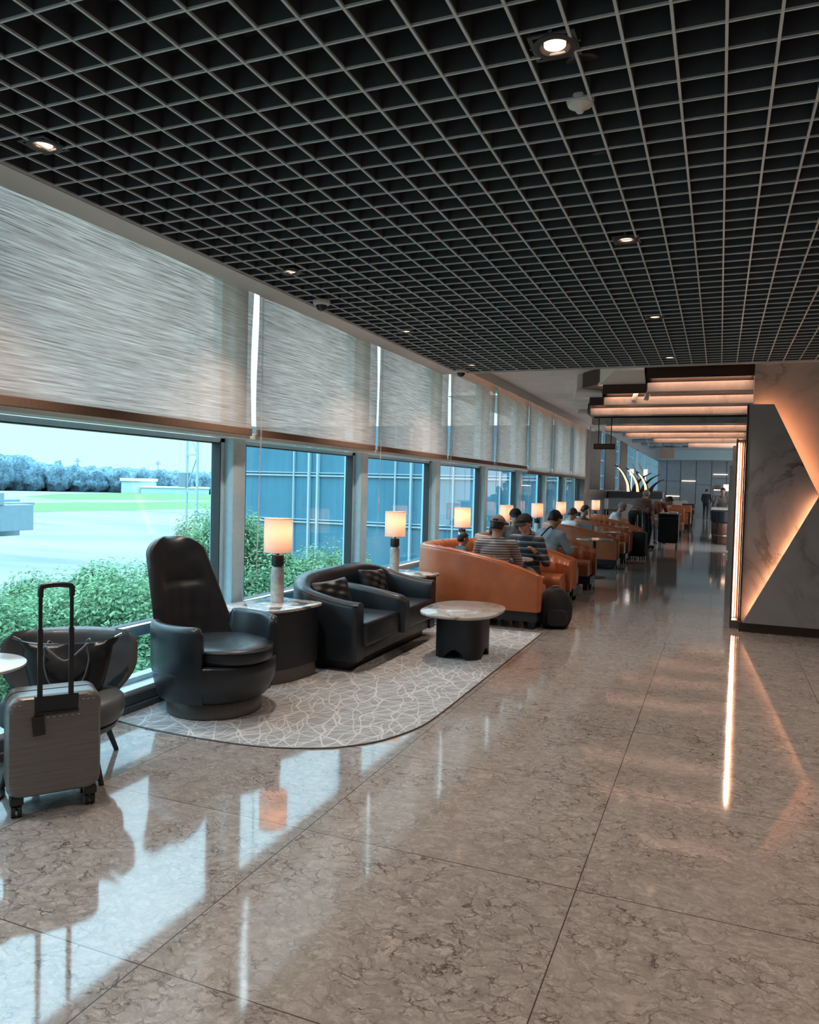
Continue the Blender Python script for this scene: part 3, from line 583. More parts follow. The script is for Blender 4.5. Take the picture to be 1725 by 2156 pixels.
# ------------------------------------------------------------------ sweeping upholstery along a plan path
def u_path(xf, xc, a, yc, b, nn=2.0, nf=2.0, step=.025, exn=None):
    """plan path from near arm front (xf, yc-b) round the back to far arm front"""
    P = []; m = max(2, int((xf - xc) / step))
    for k in range(m): P.append((xf - (xf - xc) * k / m, yc - b))
    q = 90
    for k in range(q + 1):
        th = PI * k / q; e = 2 / (nn if th < PI / 2 else nf)
        s, c = math.sin(th), math.cos(th)
        P.append((xc - a * abs(s) ** e, yc - b * math.copysign(abs(c) ** e, c)))
    for k in range(1, m + 1): P.append((xc + (xf - xc) * k / m, yc + b))
    # resample evenly
    V = [Vector((p[0], p[1])) for p in P]; L = [0]
    for i in range(1, len(V)): L.append(L[-1] + (V[i] - V[i - 1]).length)
    tot = L[-1]; n = int(tot / step); out = []; j = 0
    for i in range(n + 1):
        s = tot * i / n
        while j < len(L) - 2 and L[j + 1] < s: j += 1
        f = (s - L[j]) / max(1e-9, L[j + 1] - L[j]); out.append(V[j].lerp(V[j + 1], min(1, max(0, f))))
    N = []
    for i in range(len(out)):
        tt = (out[min(i + 1, len(out) - 1)] - out[max(i - 1, 0)]).normalized(); N.append(Vector((-tt.y, tt.x)))
    # inward normal: to the left of a path going near->back->far is ... choose towards centre
    ctr = Vector((xf, yc)); 
    N = [n_ if (ctr - p).dot(n_) > 0 or i_ in () else -n_ for i_, (p, n_) in enumerate(zip(out, N))]
    return out, N, tot, L
def sweep(bm, P, N, sec):
    """sec(i, s) -> list of (offset inward, z)"""
    rings = []; s = 0
    for i in range(len(P)):
        if i: s += (P[i] - P[i - 1]).length
        rings.append([(P[i].x + N[i].x * d, P[i].y + N[i].y * d, z) for d, z in sec(i, s)])
    loft(bm, rings)
def make_booth():
    """orange channel tufted booth, origin at the front centre of its footprint"""
    t = empty('booth_sofa', (0, 0, 0)); hb = .97
    P, N, tot, _ = u_path(0, -.63, .95, 0, hb, 3.0, 2.0)
    def H(s):
        u = min(s, tot - s) / (tot / 2); u = min(1, u * 1.6); return .575 + .25 * (1 - (1 - u) ** 2)
    def sec(i, s):
        h = H(s); T = .15; f = abs(math.sin(PI * s / .165)) ** .6; e = min(1, min(s, tot - s) / .05); e = math.sqrt(max(0, 1 - (1 - e) ** 2))
        ch = .034 * f * (e * .9 + .1); rr = .0 
        sh = .03 * (1 - e)
        out = [(sh, .19), (sh * .6, .22), (sh * .4, h - .05), (.010 + sh, h - .018), (.03 + sh, h - .004 * 1), (.055, h + .004 * f), (.09 + ch * .5, h - .002 + .006 * f), (.128 + ch, h - .028), (T + ch, h - .075), (T + .012 + ch * 1.15, (h + .42) / 2 + .03), (T + .02 + ch * .9, .43), (T + .015, .36), (T - .02, .19)]
        return out
    bm = BM(); sweep(bm, P, N, sec); mesh_obj('channel_backrest', bm, M['orange'], t, angle=70)
    # welt along the rim
    bm = BM(); s = 0; pts = []
    for i in range(len(P)):
        if i: s += (P[i] - P[i - 1]).length
        pts.append((P[i].x + N[i].x * .012, P[i].y + N[i].y * .012, H(s) - .012))
    tube(bm, pts, .005, 6); mesh_obj('piping', bm, M['orange'], t)
    # seat
    P2, N2, tot2, _ = u_path(-.05, -.63, .95 - .15, 0, hb - .15, 2.4, 2.0)
    def sec2(i, s): return [(0, .21), (.0, .40), (.03, .425), (.2, .432), (.36, .43), (.40, .42), (.42, .40), (.425, .36), (.42, .24), (.40, .205)]
    bm = BM(); sweep(bm, P2, N2, sec2); mesh_obj('seat', bm, M['orange'], t, angle=60)
    bm = BM(); P3, N3, _, _ = u_path(-.02, -.63, .93, 0, hb - .02, 2.8, 2.0, .05)
    sweep(bm, P3, N3, lambda i, s: [(0, .085), (0, .195), (.50, .195), (.50, .085)]); mesh_obj('plinth_rail', bm, M['black'], t, angle=40)
    for x, y in ((-.09, -hb + .1), (-.09, hb - .1), (-.09, -hb + .47), (-.09, hb - .47), (-1.25, -.5), (-1.25, .5)):
        bm = BM(); box2(bm, (x - .035, y - .035, 0), (x + .035, y + .035, .09)); mesh_obj('leg', bm, M['black'], t, smooth=False, bevel=.003)
    return t
BO = [(8.84, 'nearest orange leather booth, seen from outside, with the two striped shirt people'), (10.98, 'second orange leather booth, holding the person in light blue'), (15.55, 'third orange leather booth with a broad smooth side wall, behind the gap'), (17.95, 'fourth orange leather booth, next to the upright black suitcase'), (20.2, 'farthest orange leather booth of the window row')]
b0 = make_booth()
for i, (y, l) in enumerate(BO):
    o = b0 if i == 0 else copy_tree(b0)
    o.location = (-1.715, y, 0); tag(o, l, 'booth sofa', 'orange booths along the windows')
# tables inside the booths
def make_booth_table():
    t = empty('pedestal_table', (0, 0, 0))
    bm = BM(); lathe(bm, [(.29, .635), (.305, .64), (.308, .65), (.30, .66), (.0005, .66)], seg=48); mesh_obj('marble_top', bm, M['top_b'], t)
    bm = BM(); lathe(bm, [(.03, .02), (.03, .635)], seg=20); mesh_obj('stem', bm, M['black'], t)
    bm = BM(); lathe(bm, [(.2, 0), (.2, .012), (.05, .025), (.03, .03)], seg=36); mesh_obj('foot', bm, M['black'], t)
    return t
bt = make_booth_table()
for i, (x, y, l) in enumerate([(-2.32, 8.84, 'round marble table inside the nearest orange booth'), (-2.25, 10.98, 'round marble table inside the second orange booth'), (-2.1, 15.55, 'round marble table inside the third orange booth, with menu stand'), (-2.2, 17.95, 'round marble table inside the fourth orange booth'), (-1.95, 13.2, 'round marble table standing in the gap before the third orange booth')]):
    o = bt if i == 0 else copy_tree(bt); o.location = (x, y, 0); tag(o, l, 'table', 'round marble tables of the orange booths')

# ------------------------------------------------------------------ black two seat sofa
t = empty('sofa', (-2.6, 6.24, 0), 0, 'black leather two seat sofa with a middle armrest, beside the marble coffee table', 'sofa')
P, N, tot, _ = u_path(-2.60, -3.0, .37, 6.24, .90, 2.7, 2.7)
def SH(s):
    u = min(s, tot - s); v = min(1, u / 1.0); v = v * v * (3 - 2 * v); return .555 + .165 * v
def ssec(i, s):
    h = SH(s); e = min(1, min(s, tot - s) / .05); e = math.sqrt(max(0, 1 - (1 - e) ** 2)); sh = .022 * (1 - e)
    return [(sh, .09), (sh * .5, .13), (sh * .5, h - .045), (.012 + sh, h - .012), (.04, h + .002), (.09, h), (.125, h - .018), (.14 - sh * .4, h - .05), (.145 - sh * .5, .38), (.14, .09)]
bm = BM(); sweep(bm, P, N, ssec); mesh_obj('backrest', bm, M['black_leather'], t, world=True, angle=60)
pts = []; s = 0
for i in range(len(P)):
    if i: s += (P[i] - P[i - 1]).length
    pts.append((P[i].x + N[i].x * .01, P[i].y + N[i].y * .01, SH(s) - .02))
bm = BM(); tube(bm, pts, .0045, 6); mesh_obj('piping', bm, M['black_leather'], t, world=True)
def cushion(bm, c, s, r=.04, puff=.02, rot=None):
    v = box(bm, (0, 0, 0), s); e = list({e for q in v for e in q.link_edges})
    bmesh.ops.bevel(bm, geom=e, offset=r, segments=4, affect='EDGES', profile=.6)
def soft_box(name, mat, parent, a, b, r=.03, rot=None, world=True, seg=4):
    bm = BM(); v = box2(bm, a, b); bmesh.ops.bevel(bm, geom=bm.edges[:], offset=r, segments=seg, affect='EDGES', profile=.6)
    return mesh_obj(name, bm, mat, parent, world=world, angle=60)
soft_box('seat', M['black_leather'], t, (-3.25, 5.475, .19), (-2.575, 6.175, .385)); soft_box('seat', M['black_leather'], t, (-3.25, 6.325, .19), (-2.575, 7.005, .385))
bm = BM(); rings = []
for k in range(15):
    u = k / 14; x = -3.27 + u * .73; z = .60 - .095 * u ** 1.3; e = math.sqrt(max(0, 1 - max(0, (u - .9) / .1) ** 2)); w = .068 * (.75 + .25 * e); z2 = z - .03 * (1 - e)
    rings.append([(x, 6.25 - w, .19), (x, 6.25 - w, z2 - .04), (x, 6.25 - w + .012, z2 - .012), (x, 6.25 - w + .04, z2), (x, 6.25 + w - .04, z2), (x, 6.25 + w - .012, z2 - .012), (x, 6.25 + w, z2 - .04), (x, 6.25 + w, .19)])
loft(bm, rings); mesh_obj('middle_armrest', bm, M['black_leather'], t, world=True, angle=50)
soft_box('seat_frame', M['black_leather'], t, (-3.3, 5.36, .09), (-2.615, 7.12, .20), .015)
soft_box('plinth', M['black'], t, (-3.25, 5.42, .0065), (-2.70, 7.06, .095), .006)
# leather pillows on the sofa
def pillow(loc, rot, label, w=.44, h=.3, d=.12):
    bm = BM(); n = 22; F_, B_ = [], []
    for i in range(n + 1):
        u = -1 + 2 * i / n; rf = []; rb = []
        for j in range(n + 1):
            v = -1 + 2 * j / n; e = (1 - u ** 4) * (1 - v ** 4); th = d / 2 * max(0, e) ** .45
            px = u * w / 2 * (1 - .07 * (1 - v * v) * abs(u) ** 6 + .0); pz = v * h / 2 * (1 - .10 * (1 - u * u) * abs(v) ** 6)
            wr = .008 * math.sin(u * 9 + v * 5) * e + .006 * math.sin(v * 13 - u * 6) * e
            rf.append((px, th + wr, pz)); rb.append((px, -th + wr, pz))
        F_.append(rf); B_.append(rb)
    grid_faces(bm, F_); grid_faces(bm, B_); bmesh.ops.remove_doubles(bm, verts=bm.verts, dist=.0008)
    o = mesh_obj('throw_pillow', bm, M['pillow'], None, angle=180); o.location = loc; o.rotation_euler = rot; tag(o, label, 'pillow', 'leather pillows on the black sofa'); return o
pillow((-3.06, 5.78, .525), (math.radians(20), math.radians(5), math.radians(-118)), 'crinkled black leather pillow on the left seat of the black sofa', .40)
pillow((-3.08, 6.70, .53), (math.radians(20), math.radians(-4), math.radians(-97)), 'crinkled black leather pillow on the right seat of the black sofa', .42)

# ------------------------------------------------------------------ high back swivel armchair
t = empty('swivel_armchair', (-3.035, 4.13, .0065), math.radians(-16), 'black leather swivel armchair with a very tall tapering backrest on a round base', 'armchair')
bm = BM(); lathe(bm, [(.29, 0), (.305, .004), (.305, .095), (.30, .10), (.1, .10)], seg=64); mesh_obj('round_base', bm, M['bronze'], t, angle=50)
def arcpt(r, a): return (r * math.cos(a), r * math.sin(a))
# bucket shell, open to +x
bm = BM(); rings = []; A = 2.28; n = 80
for k in range(n + 1):
    a = PI - A + 2 * A * k / n; d = abs(a - PI) ; endf = min(1, (A - d) / .14); e = math.sqrt(max(0, 1 - (1 - endf) ** 2))
    q_ = min(1, max(0, (d - .78) / .2)); q_ = q_ * q_ * (3 - 2 * q_); top = .43 + .165 * q_ - .05 * (1 - e)
    bot = .11; ro = .41; ri = .335
    def R_(z, r): # belly taper towards base
        k_ = (z - bot) / .25; return r * (.86 + .14 * min(1, max(0, k_)) ** .6) 
    o = []
    for z in (bot, bot + .03, bot + .1, bot + .22, top - .04): x, y = arcpt(R_(z, ro), a); o.append((x, y, z))
    for r, z in ((ro - .008, top - .012), (ro - .03, top), (ri + .02, top - .003), (ri + .002, top - .025), (ri, .30), (ri - .02, bot)): x, y = arcpt(r if z > .3 else R_(z, r), a); o.append((x, y, z))
    rings.append(o)
loft(bm, rings); mesh_obj('bucket_arms', bm, M['black_leather'], t, angle=60)
bm = BM(); lathe(bm, [(.1, .105), (.33, .108), (.352, .13), (.384, .20), (.40, .28), (.40, .335), (.385, .35), (.1, .352)], seg=64); mesh_obj('seat_shell', bm, M['black_leather'], t, angle=50)
bm = BM(); rings = []
for z, f in ((.352, .93), (.36, .985), (.39, 1.0), (.42, .995), (.437, .97), (.448, .90), (.455, .7), (.458, .4)):
    rings.append([((.04 + (.36 * f) * math.cos(a) * (1.08 if math.cos(a) > 0 else .84)), .345 * f * math.sin(a) * (.9), z + .004 * math.sin(a * 3) * (1 - f)) for a in [2 * PI * k / 56 for k in range(56)]])
loft(bm, rings); mesh_obj('seat_cushion', bm, M['black_leather'], t, angle=60)
pts = [(.04 + .36 * math.cos(a) * 1.08 if math.cos(a) > 0 else .04 + .36 * math.cos(a) * .84, .345 * math.sin(a) * .9, .432) for a in [2 * PI * k / 56 for k in range(57)]]
bm = BM(); tube(bm, [(x * 1.0, y * 1.0, z) for x, y, z in pts], .004, 6); mesh_obj('cushion_piping', bm, M['black_leather'], t)
# tall back
bm = BM(); nu, nz = 26, 34; Fr, Bk = [], []
for i in range(nz + 1):
    v = i / nz; z = .36 + .735 * v
    w = .325 - .10 * v ** 1.1
    if v > .84: w *= math.sqrt(max(0.0, 1 - ((v - .84) / .16) ** 2 * .86))
    cx_ = -.265 - .27 * v; cur = .11 - .06 * v; f_, b_ = [], []
    for j in range(nu + 1):
        u = -1 + 2 * j / nu; ee = (max(0, 1 - abs(u) ** 5)) ** .5; ev = (max(0, 1 - max(0, (v - .9) / .1) ** 2)) ** .5
        th = .048 * ee * (.35 + .65 * ev); x = cx_ + cur * u * u
        dent = -.026 * math.exp(-((v - .60) / .035) ** 2) * max(0, 1 - (u / .62) ** 4)
        fold = .006 * math.sin(u * 16 + math.sin(v * 7)) * max(0, 1 - abs(v - .35) / .25) * ee
        f_.append((x + th + dent + fold, u * w, z)); b_.append((x - th * .9, u * w, z))
    Fr.append(f_); Bk.append(b_)
grid_faces(bm, Fr); grid_faces(bm, Bk)
bmesh.ops.remove_doubles(bm, verts=bm.verts, dist=.0015)
bmesh.ops.holes_fill(bm, edges=[e for e in bm.edges if len(e.link_faces) == 1], sides=0)
mesh_obj('tall_backrest', bm, M['brown_leather'], t, angle=80)

# ------------------------------------------------------------------ low winged lounge chair
fa = math.atan2(-.81, .58)
t = empty('lounge_chair', (-3.07, 2.91, 0), fa, 'grey leather lounge chair with wide curved winged back, holding a black handbag', 'lounge chair')
for sx, sy in ((1, 1), (1, -1), (-1, 1), (-1, -1)):
    bm = BM(); cyl(bm, (sx * .255, sy * .225, 0), (sx * .17, sy * .16, .225), .0125, .019, 14); mesh_obj('leg', bm, M['black'], t)
bm = BM(); lathe(bm, [(.1, .205), (.24, .208), (.262, .225), (.265, .245), (.25, .25), (.1, .252)], seg=56); mesh_obj('seat_frame', bm, M['dark_leather'], t, angle=50)
bm = BM(); lathe(bm, [(.1, .252), (.265, .254), (.29, .275), (.298, .32), (.292, .36), (.27, .38), (.22, .39), (.1, .394), (.002, .394)], seg=56); mesh_obj('seat_cushion', bm, M['dark_leather'], t, angle=50)
bm = BM(); nu, nz = 40, 20; Fr, Bk = [], []
for i in range(nz + 1):
    v = i / nz; z = .31 + .37 * v; wmax = .20 + .14 * math.sin(min(1, v / .6) * PI / 2)
    if v > .78: wmax *= math.sqrt(max(0, 1 - ((v - .78) / .22) ** 2 * .36))
    f_, b_ = [], []
    for j in range(nu + 1):
        u = -1 + 2 * j / nu; ee = max(0, 1 - abs(u) ** 6) ** .5; ev = max(0, 1 - max(0, (v - .86) / .14) ** 2) ** .5 * max(0, 1 - max(0, (.1 - v) / .1) ** 2) ** .5
        th = .038 * ee * ev + .002; x = -.255 - .05 * v + .13 * u * u + .0 
        seam = -.004 * math.exp(-(u / .02) ** 2)
        f_.append((x + th + seam, u * wmax, z)); b_.append((x - th, u * wmax, z))
    Fr.append(f_); Bk.append(b_)
grid_faces(bm, Fr); grid_faces(bm, Bk); bmesh.ops.remove_doubles(bm, verts=bm.verts, dist=.0045)
bmesh.ops.holes_fill(bm, edges=[e for e in bm.edges if len(e.link_faces) == 1], sides=0)
mesh_obj('winged_backrest', bm, M['dark_leather'], t, angle=80)
# handbag on it
t2 = empty('handbag', (-3.09, 2.955, .394), fa + math.radians(4), 'black leather tote handbag with two handles, on the grey lounge chair', 'handbag')
bm = BM(); rings = []
for q in range(13):
    v = q / 12; z = .0 + .255 * v; w = .165 + .06 * v ** .8; d = .085 * (1 - v) + .012 + .03 * math.sin(v * PI) * .3
    if v > .9: w += .02
    rings.append([(d * math.copysign(abs(math.cos(a)) ** .7, math.cos(a)) + .006 * math.sin(a * 5 + v * 6) * v - .03 * v, w * math.copysign(abs(math.sin(a)) ** .8, math.sin(a)), z - (.02 * (1 - math.sin(a) ** 2) * v) + (.018 * v ** 4 * math.sin(a) ** 4)) for a in [2 * PI * k / 44 for k in range(44)]])
loft(bm, rings); mesh_obj('bag_body', bm, M['bag'], t2, angle=60)
for sgn in (1, -1):
    bm = BM(); x0 = .03 * sgn
    tube(bm, catmull([(x0 + .0, -.095, .20), (x0 + .03 * sgn, -.10, .245), (x0 + .05 * sgn, -.07, .22), (x0 + .07 * sgn, 0, .175), (x0 + .05 * sgn, .07, .225), (x0 + .03 * sgn, .10, .25), (x0, .095, .2)], 6), .0055, 8)
    mesh_obj('handle', bm, M['strap'], t2)
for sgn in (1, -1):
    bm = BM(); tube(bm, catmull([(.045, sgn * .10, .22), (.062, sgn * .105, .16), (.075, sgn * .085, .08), (.08, sgn * .045, .01)], 6), .004, 8); mesh_obj('side_strap', bm, M['strap'], t2)
for sgn in (1, -1):
    bm = BM(); tube(bm, [(-.03, sgn * .225, .262), (-.03, sgn * .262, .278)], [.006, .009], 8); mesh_obj('zip_end', bm, M['chrome'], t2)

# ------------------------------------------------------------------ suitcase, upright cabin trolley
fd = math.atan2(-.605, .796)                                                       # face normal
t = empty('suitcase', (-2.777, 2.572, 0), fd, 'grey hard shell cabin suitcase with raised black trolley handle, in front of the lounge chair', 'suitcase')
def shell_ring(x, w, z0, z1, r, n=8):
    out = []
    for cx_, cz_, a0 in ((w / 2 - r, z1 - r, 0), (-w / 2 + r, z1 - r, PI / 2), (-w / 2 + r, z0 + r, PI), (w / 2 - r, z0 + r, 1.5 * PI)):
        for k in range(n + 1): a = a0 + PI / 2 * k / n; out.append((x, cx_ + r * math.cos(a), cz_ + r * math.sin(a)))
    return out
def half(name, xs):
    bm = BM(); loft(bm, [shell_ring(x, .385 - 2 * i_, .085 + i_, .535 - i_, .055) for x, i_ in xs]); return mesh_obj(name, bm, M['case'], t, angle=40)
half('front_shell', [(.112, .03), (.108, .012), (.095, .003), (.08, 0), (.007, 0)]); half('rear_shell', [(-.007, 0), (-.08, 0), (-.095, .003), (-.108, .012), (-.112, .03)])
bm = BM(); loft(bm, [shell_ring(x, .385 - 2 * i_, .085 + i_, .535 - i_, .055) for x, i_ in ((.008, .004), (-.008, .004))]); mesh_obj('zipper_band', bm, M['black_fabric'], t)
bm = BM(); box2(bm, (.085, -.085, .455), (.1135, .095, .532)); hrc = mesh_obj('handle_recess', bm, M['drum'], t, smooth=False, bevel=.004)
bm = BM(); box2(bm, (.10, -.085, .447), (.117, .095, .464)); mesh_obj('recess_edge', bm, M['black'], hrc, smooth=False, bevel=.003)
for y in (-.062, .064):
    bm = BM(); box2(bm, (.092, y - .011, .45), (.108, y + .011, .83)); box2(bm, (.094, y - .0085, .83), (.106, y + .0085, 1.0)); mesh_obj('telescopic_tube', bm, M['black'], t, smooth=False, bevel=.004)
bm = BM(); tube(bm, catmull([(.1, -.062, .97), (.1, -.062, 1.0), (.1, -.052, 1.016), (.1, 0, 1.022), (.1, .054, 1.016), (.1, .064, 1.0), (.1, .064, .97)], 6), .0125, 10); mesh_obj('trolley_grip', bm, M['black'], t)
for sx in (.075, -.075):
    for sy in (-.15, .15):
        bm = BM(); box2(bm, (sx - .024, sy - .028, .055), (sx + .024, sy + .028, .092)); cmt = mesh_obj('caster_mount', bm, M['black'], t, smooth=False, bevel=.006)
        bm = BM()
        for d in (-.013, .013): cyl(bm, (sx - .012 + .01 * (sy < 0), sy + d - .008, .028), (sx - .012 + .01 * (sy < 0), sy + d + .008, .028), .028, seg=24)
        cyl(bm, (sx, sy, .03), (sx, sy, .06), .012, seg=12); mesh_obj('wheel', bm, M['black'], cmt)
bm = BM()
for row, z, ys_ in ((0, .50, [-.16, -.14, .115, .135, .155]), (1, .435, [-.03, -.005, .02, .045, .07, .095])):
    for y in ys_: box2(bm, (.112, y - .006, z), (.1145, y + .006, z + .0035))
mesh_obj('stitched_logo_dashes', bm, M['chrome'], t, smooth=False)
bm = BM(); box(bm, (.122, -.068, .405), (.004, .05, .085), RX(.08)); tube(bm, [(.118, -.06, .447), (.122, -.08, .46), (.12, -.055, .462), (.122, .08, .458)], .0022, 6); mesh_obj('luggage_tag', bm, M['black'], t, bevel=.003)

# ------------------------------------------------------------------ small round table at the left edge
t = empty('round_table', (-3.175, 2.45, 0), 0, 'small round table with white top, cut by the left picture edge', 'table')
bm = BM(); lathe(bm, [(.24, .608), (.248, .613), (.248, .622), (.242, .626), (.0005, .626)], seg=64); mesh_obj('table_top', bm, simple('glossy_white_top', (.7, .7, .68), .12), t)
bm = BM(); lathe(bm, [(.025, .02), (.025, .608)], seg=20); mesh_obj('stem', bm, M['black'], t)
bm = BM(); lathe(bm, [(.16, 0), (.16, .012), (.04, .024), (.025, .03)], seg=36); mesh_obj('foot', bm, M['black'], t)

# ------------------------------------------------------------------ people
def remesh(name, bm, mat, parent, vox, smooth=6):
    me = bpy.data.meshes.new(name + '_tmp'); bm.to_mesh(me); bm.free(); o = bpy.data.objects.new(name + '_tmp', me); COL.objects.link(o)
    r = o.modifiers.new('r', 'REMESH'); r.mode = 'VOXEL'; r.voxel_size = vox
    s = o.modifiers.new('s', 'SMOOTH'); s.iterations = smooth; s.factor = .5
    dg = bpy.context.evaluated_depsgraph_get(); dg.update(); m2 = bpy.data.meshes.new_from_object(o.evaluated_get(dg)); m2.name = name
    bpy.data.objects.remove(o); bpy.data.meshes.remove(me)
    m2.materials.clear(); m2.materials.append(mat)
    for p in m2.polygons: p.use_smooth = True
    o2 = bpy.data.objects.new(name, m2); COL.objects.link(o2); o2.parent = parent; return o2
def person(loc, rz, label, pose, shirt, pants, skin='skin', hair='hair_black', sc=1., vox=.011, cap=None, long_sleeve=True, extra=None, group=None):
    """local frame: faces +x; pose gives joints"""
    t = empty('person', loc, rz, label, 'person', group); t.scale = (sc, sc, sc); J = {k: Vector(v) for k, v in pose.items()}
    hd = J['head']; nk = J['neck']; ht = pose.get('htilt', (0, 0, 0)); HR = Euler([math.radians(a) for a in ht]).to_matrix().to_4x4()
    b = BM()
    # head: skull, jaw, nose, ears, brow, lips
    def hp(x, y, z): return hd + (HR @ Vector((x, y, z)))
    ball(b, hp(-.008, 0, .015), (.094, .074, .098), 20, 14, HR); ball(b, hp(.028, 0, -.045), (.06, .055, .06), 16, 10, HR)
    capsule(b, hp(.082, 0, .01), hp(.102, 0, -.022), .009, .014, 8)
    for s in (-1, 1):
        ball(b, hp(-.005, s * .078, -.005), (.022, .010, .032), 10, 8, HR); ball(b, hp(.076, s * .03, .012), (.012, .014, .009), 8, 6, HR)
    ball(b, hp(.083, 0, -.052), (.011, .024, .008), 10, 6, HR); ball(b, hp(.07, 0, .032), (.02, .05, .01), 10, 6, HR)
    capsule(b, nk - Vector((0, 0, .03)), hp(-.015, 0, -.05), .054, .05)
    pel, ch = J['pelvis'], J['chest']
    ball(b, pel, (.13, .165, .12)); ball(b, ch, (.11, .165, .15)); capsule(b, pel, ch, .11, .12); capsule(b, ch, nk, .10, .055)
    sh_, pa = BM(), BM(); hands = []
    ball(sh_, ch, (.125, .182, .165), 20, 14); ball(sh_, pel + (ch - pel) * .3, (.135, .172, .13), 20, 14); ball(sh_, pel + (ch - pel) * .62, (.122, .166, .14), 20, 14); capsule(sh_, ch + Vector((0, 0, .05)), nk - Vector((0, 0, .035)), .10, .068)
    ball(pa, pel, (.142, .178, .115), 20, 12)
    for s in ('L', 'R'):
        S_, E_, W_ = J['sh' + s], J['el' + s], J['wr' + s]; K_, A_ = J['kn' + s], J['an' + s]; sg = 1 if s == 'L' else -1; hip = pel + Vector((0, sg * .09, -.02))
        capsule(b, ch + Vector((0, sg * .1, .08)), S_, .07, .055); capsule(b, S_, E_, .05, .039); capsule(b, E_, W_, .037, .027)
        capsule(sh_, ch + Vector((0, sg * .08, .09)), S_, .085, .069); 
        if long_sleeve: capsule(sh_, S_, E_, .064, .052); capsule(sh_, E_, E_.lerp(W_, .93), .051, .037)
        else: capsule(sh_, S_, S_.lerp(E_, .75), .064, .058)
        capsule(b, hip, K_, .08, .055); capsule(b, K_, A_, .052, .036); capsule(pa, hip, K_, .098, .071); capsule(pa, K_, A_ + Vector((0, 0, .03)), .068, .05)
        # hand: palm, four fingers with a knuckle bend, thumb from the side of the palm
        d = (W_ - E_).normalized(); side = d.cross(Vector((0, 0, 1))); side = side.normalized() if side.length > .1 else Vector((0, 1, 0)); nrm = side.cross(d).normalized()
        pc = W_ + d * .045; ball(b, pc, (.046, .038, .017), 14, 8, Matrix((d, side, nrm)).transposed().to_4x4())
        capsule(b, W_, pc, .024, .022, 10)
        for q in range(4):
            o_ = (q - 1.5) * .0185; L1 = (.036, .042, .040, .030)[q]; base = W_ + d * .08 + side * o_; mid = base + d * L1 - nrm * .008; tip = mid + d * L1 * .6 - nrm * .022
            capsule(b, base - d * .012, mid, .0092, .0085, 8); capsule(b, mid, tip, .0085, .007, 8)
        tb = W_ + d * .025 + side * sg * -.028; tm = tb + d * .03 + side * sg * -.02; capsule(b, tb, tm, .012, .0105, 8); capsule(b, tm, tm + d * .028 - nrm * .006, .0105, .008, 8)
        sho = BM(); fd_ = Vector((1, 0, 0)); ball(sho, A_ + fd_ * .06 + Vector((0, 0, -.035)), (.13, .05, .042), 18, 10); box2(sho, A_ + Vector((-.06, -.042, -.08)), A_ + Vector((.18, .042, -.06))); mesh_obj('shoe', sho, M['shoe'], t)
    remesh('body', b, M[skin], t, vox, 4); remesh('shirt', sh_, M[shirt], t, vox * 1.15, 7); remesh('trousers', pa, M[pants], t, vox * 1.3, 7)
    # eyes as small dark lids, hair
    e = BM()
    for s in (-1, 1): ball(e, hp(.084, s * .03, .013), (.006, .011, .004), 8, 6, HR)
    mesh_obj('eyes', e, M['hair_black'], t)
    h = BM()
    nrmz = []
    for i in range(15):
        row = []
        for k in range(32):
            th = PI * .66 * i / 14; ph = 2 * PI * k / 32; x = math.sin(th) * math.cos(ph); y = math.sin(th) * math.sin(ph); z = math.cos(th)
            if x > .2: z = max(z, .12 + .45 * (x - .2)); 
            if x < .1 and i > 9: z -= .16 * (i - 9) / 5 * min(1, (.1 - x) * 2)
            j = 1 + .03 * math.sin(9 * ph) * math.sin(th) + .07 * noise.noise(Vector((x * 3, y * 3, z * 3)) + hd * 3)
            row.append(tuple(hp(-.012 + x * .104 * j, y * .084 * j, .022 + z * .108)))
        nrmz.append(row)
    grid_faces(h, nrmz, False, True); bmesh.ops.remove_doubles(h, verts=h.verts, dist=.001)
    o = mesh_obj('hair', h, M[hair], t, angle=180); so = o.modifiers.new('so', 'SOLIDIFY'); so.thickness = .012; so.offset = -1
    if cap:
        c_ = BM(); rows = []
        for i in range(12):
            row = []
            for k in range(32):
                th = PI * .5 * i / 11; ph = 2 * PI * k / 32; row.append(tuple(hp(-.012 + .112 * math.sin(th) * math.cos(ph), .092 * math.sin(th) * math.sin(ph), .035 + .098 * math.cos(th))))
            rows.append(row)
        grid_faces(c_, rows, False, True); bmesh.ops.remove_doubles(c_, verts=c_.verts, dist=.001)
        cap_o = mesh_obj('cap', c_, M[cap[0]], t, angle=180); so = cap_o.modifiers.new('so', 'SOLIDIFY'); so.thickness = .006
        br = BM(); fs = cap[1]; rows = []
        for i in range(7):
            u = i / 6; rows.append([tuple(hp(fs * (.075 + .095 * u * math.cos(v)), .085 * math.sin(v) * (1 - .12 * u) * 1.0, .032 - .022 * u - .012 * math.sin(v) ** 2)) for v in [(-1 + 2 * k / 14) * 1.35 for k in range(15)]])
        grid_faces(br, rows); bo = mesh_obj('cap_brim', br, M[cap[0]], cap_o, angle=180); so = bo.modifiers.new('so', 'SOLIDIFY'); so.thickness = .005
        if fs > 0:   # adjusting strap gap at the back of the cap
            g_ = BM(); ball(g_, hp(-.118, 0, .055), (.012, .034, .018), 14, 8, HR); mesh_obj('cap_back_opening', g_, M['hair_black'], cap_o)
            g_ = BM(); tube(g_, [hp(-.108, -.045, .036), hp(-.127, 0, .036), hp(-.108, .045, .036)], .006, 6); mesh_obj('cap_strap', g_, M[cap[0]], cap_o)
    if extra: extra(t, J, hp, HR)
    return t
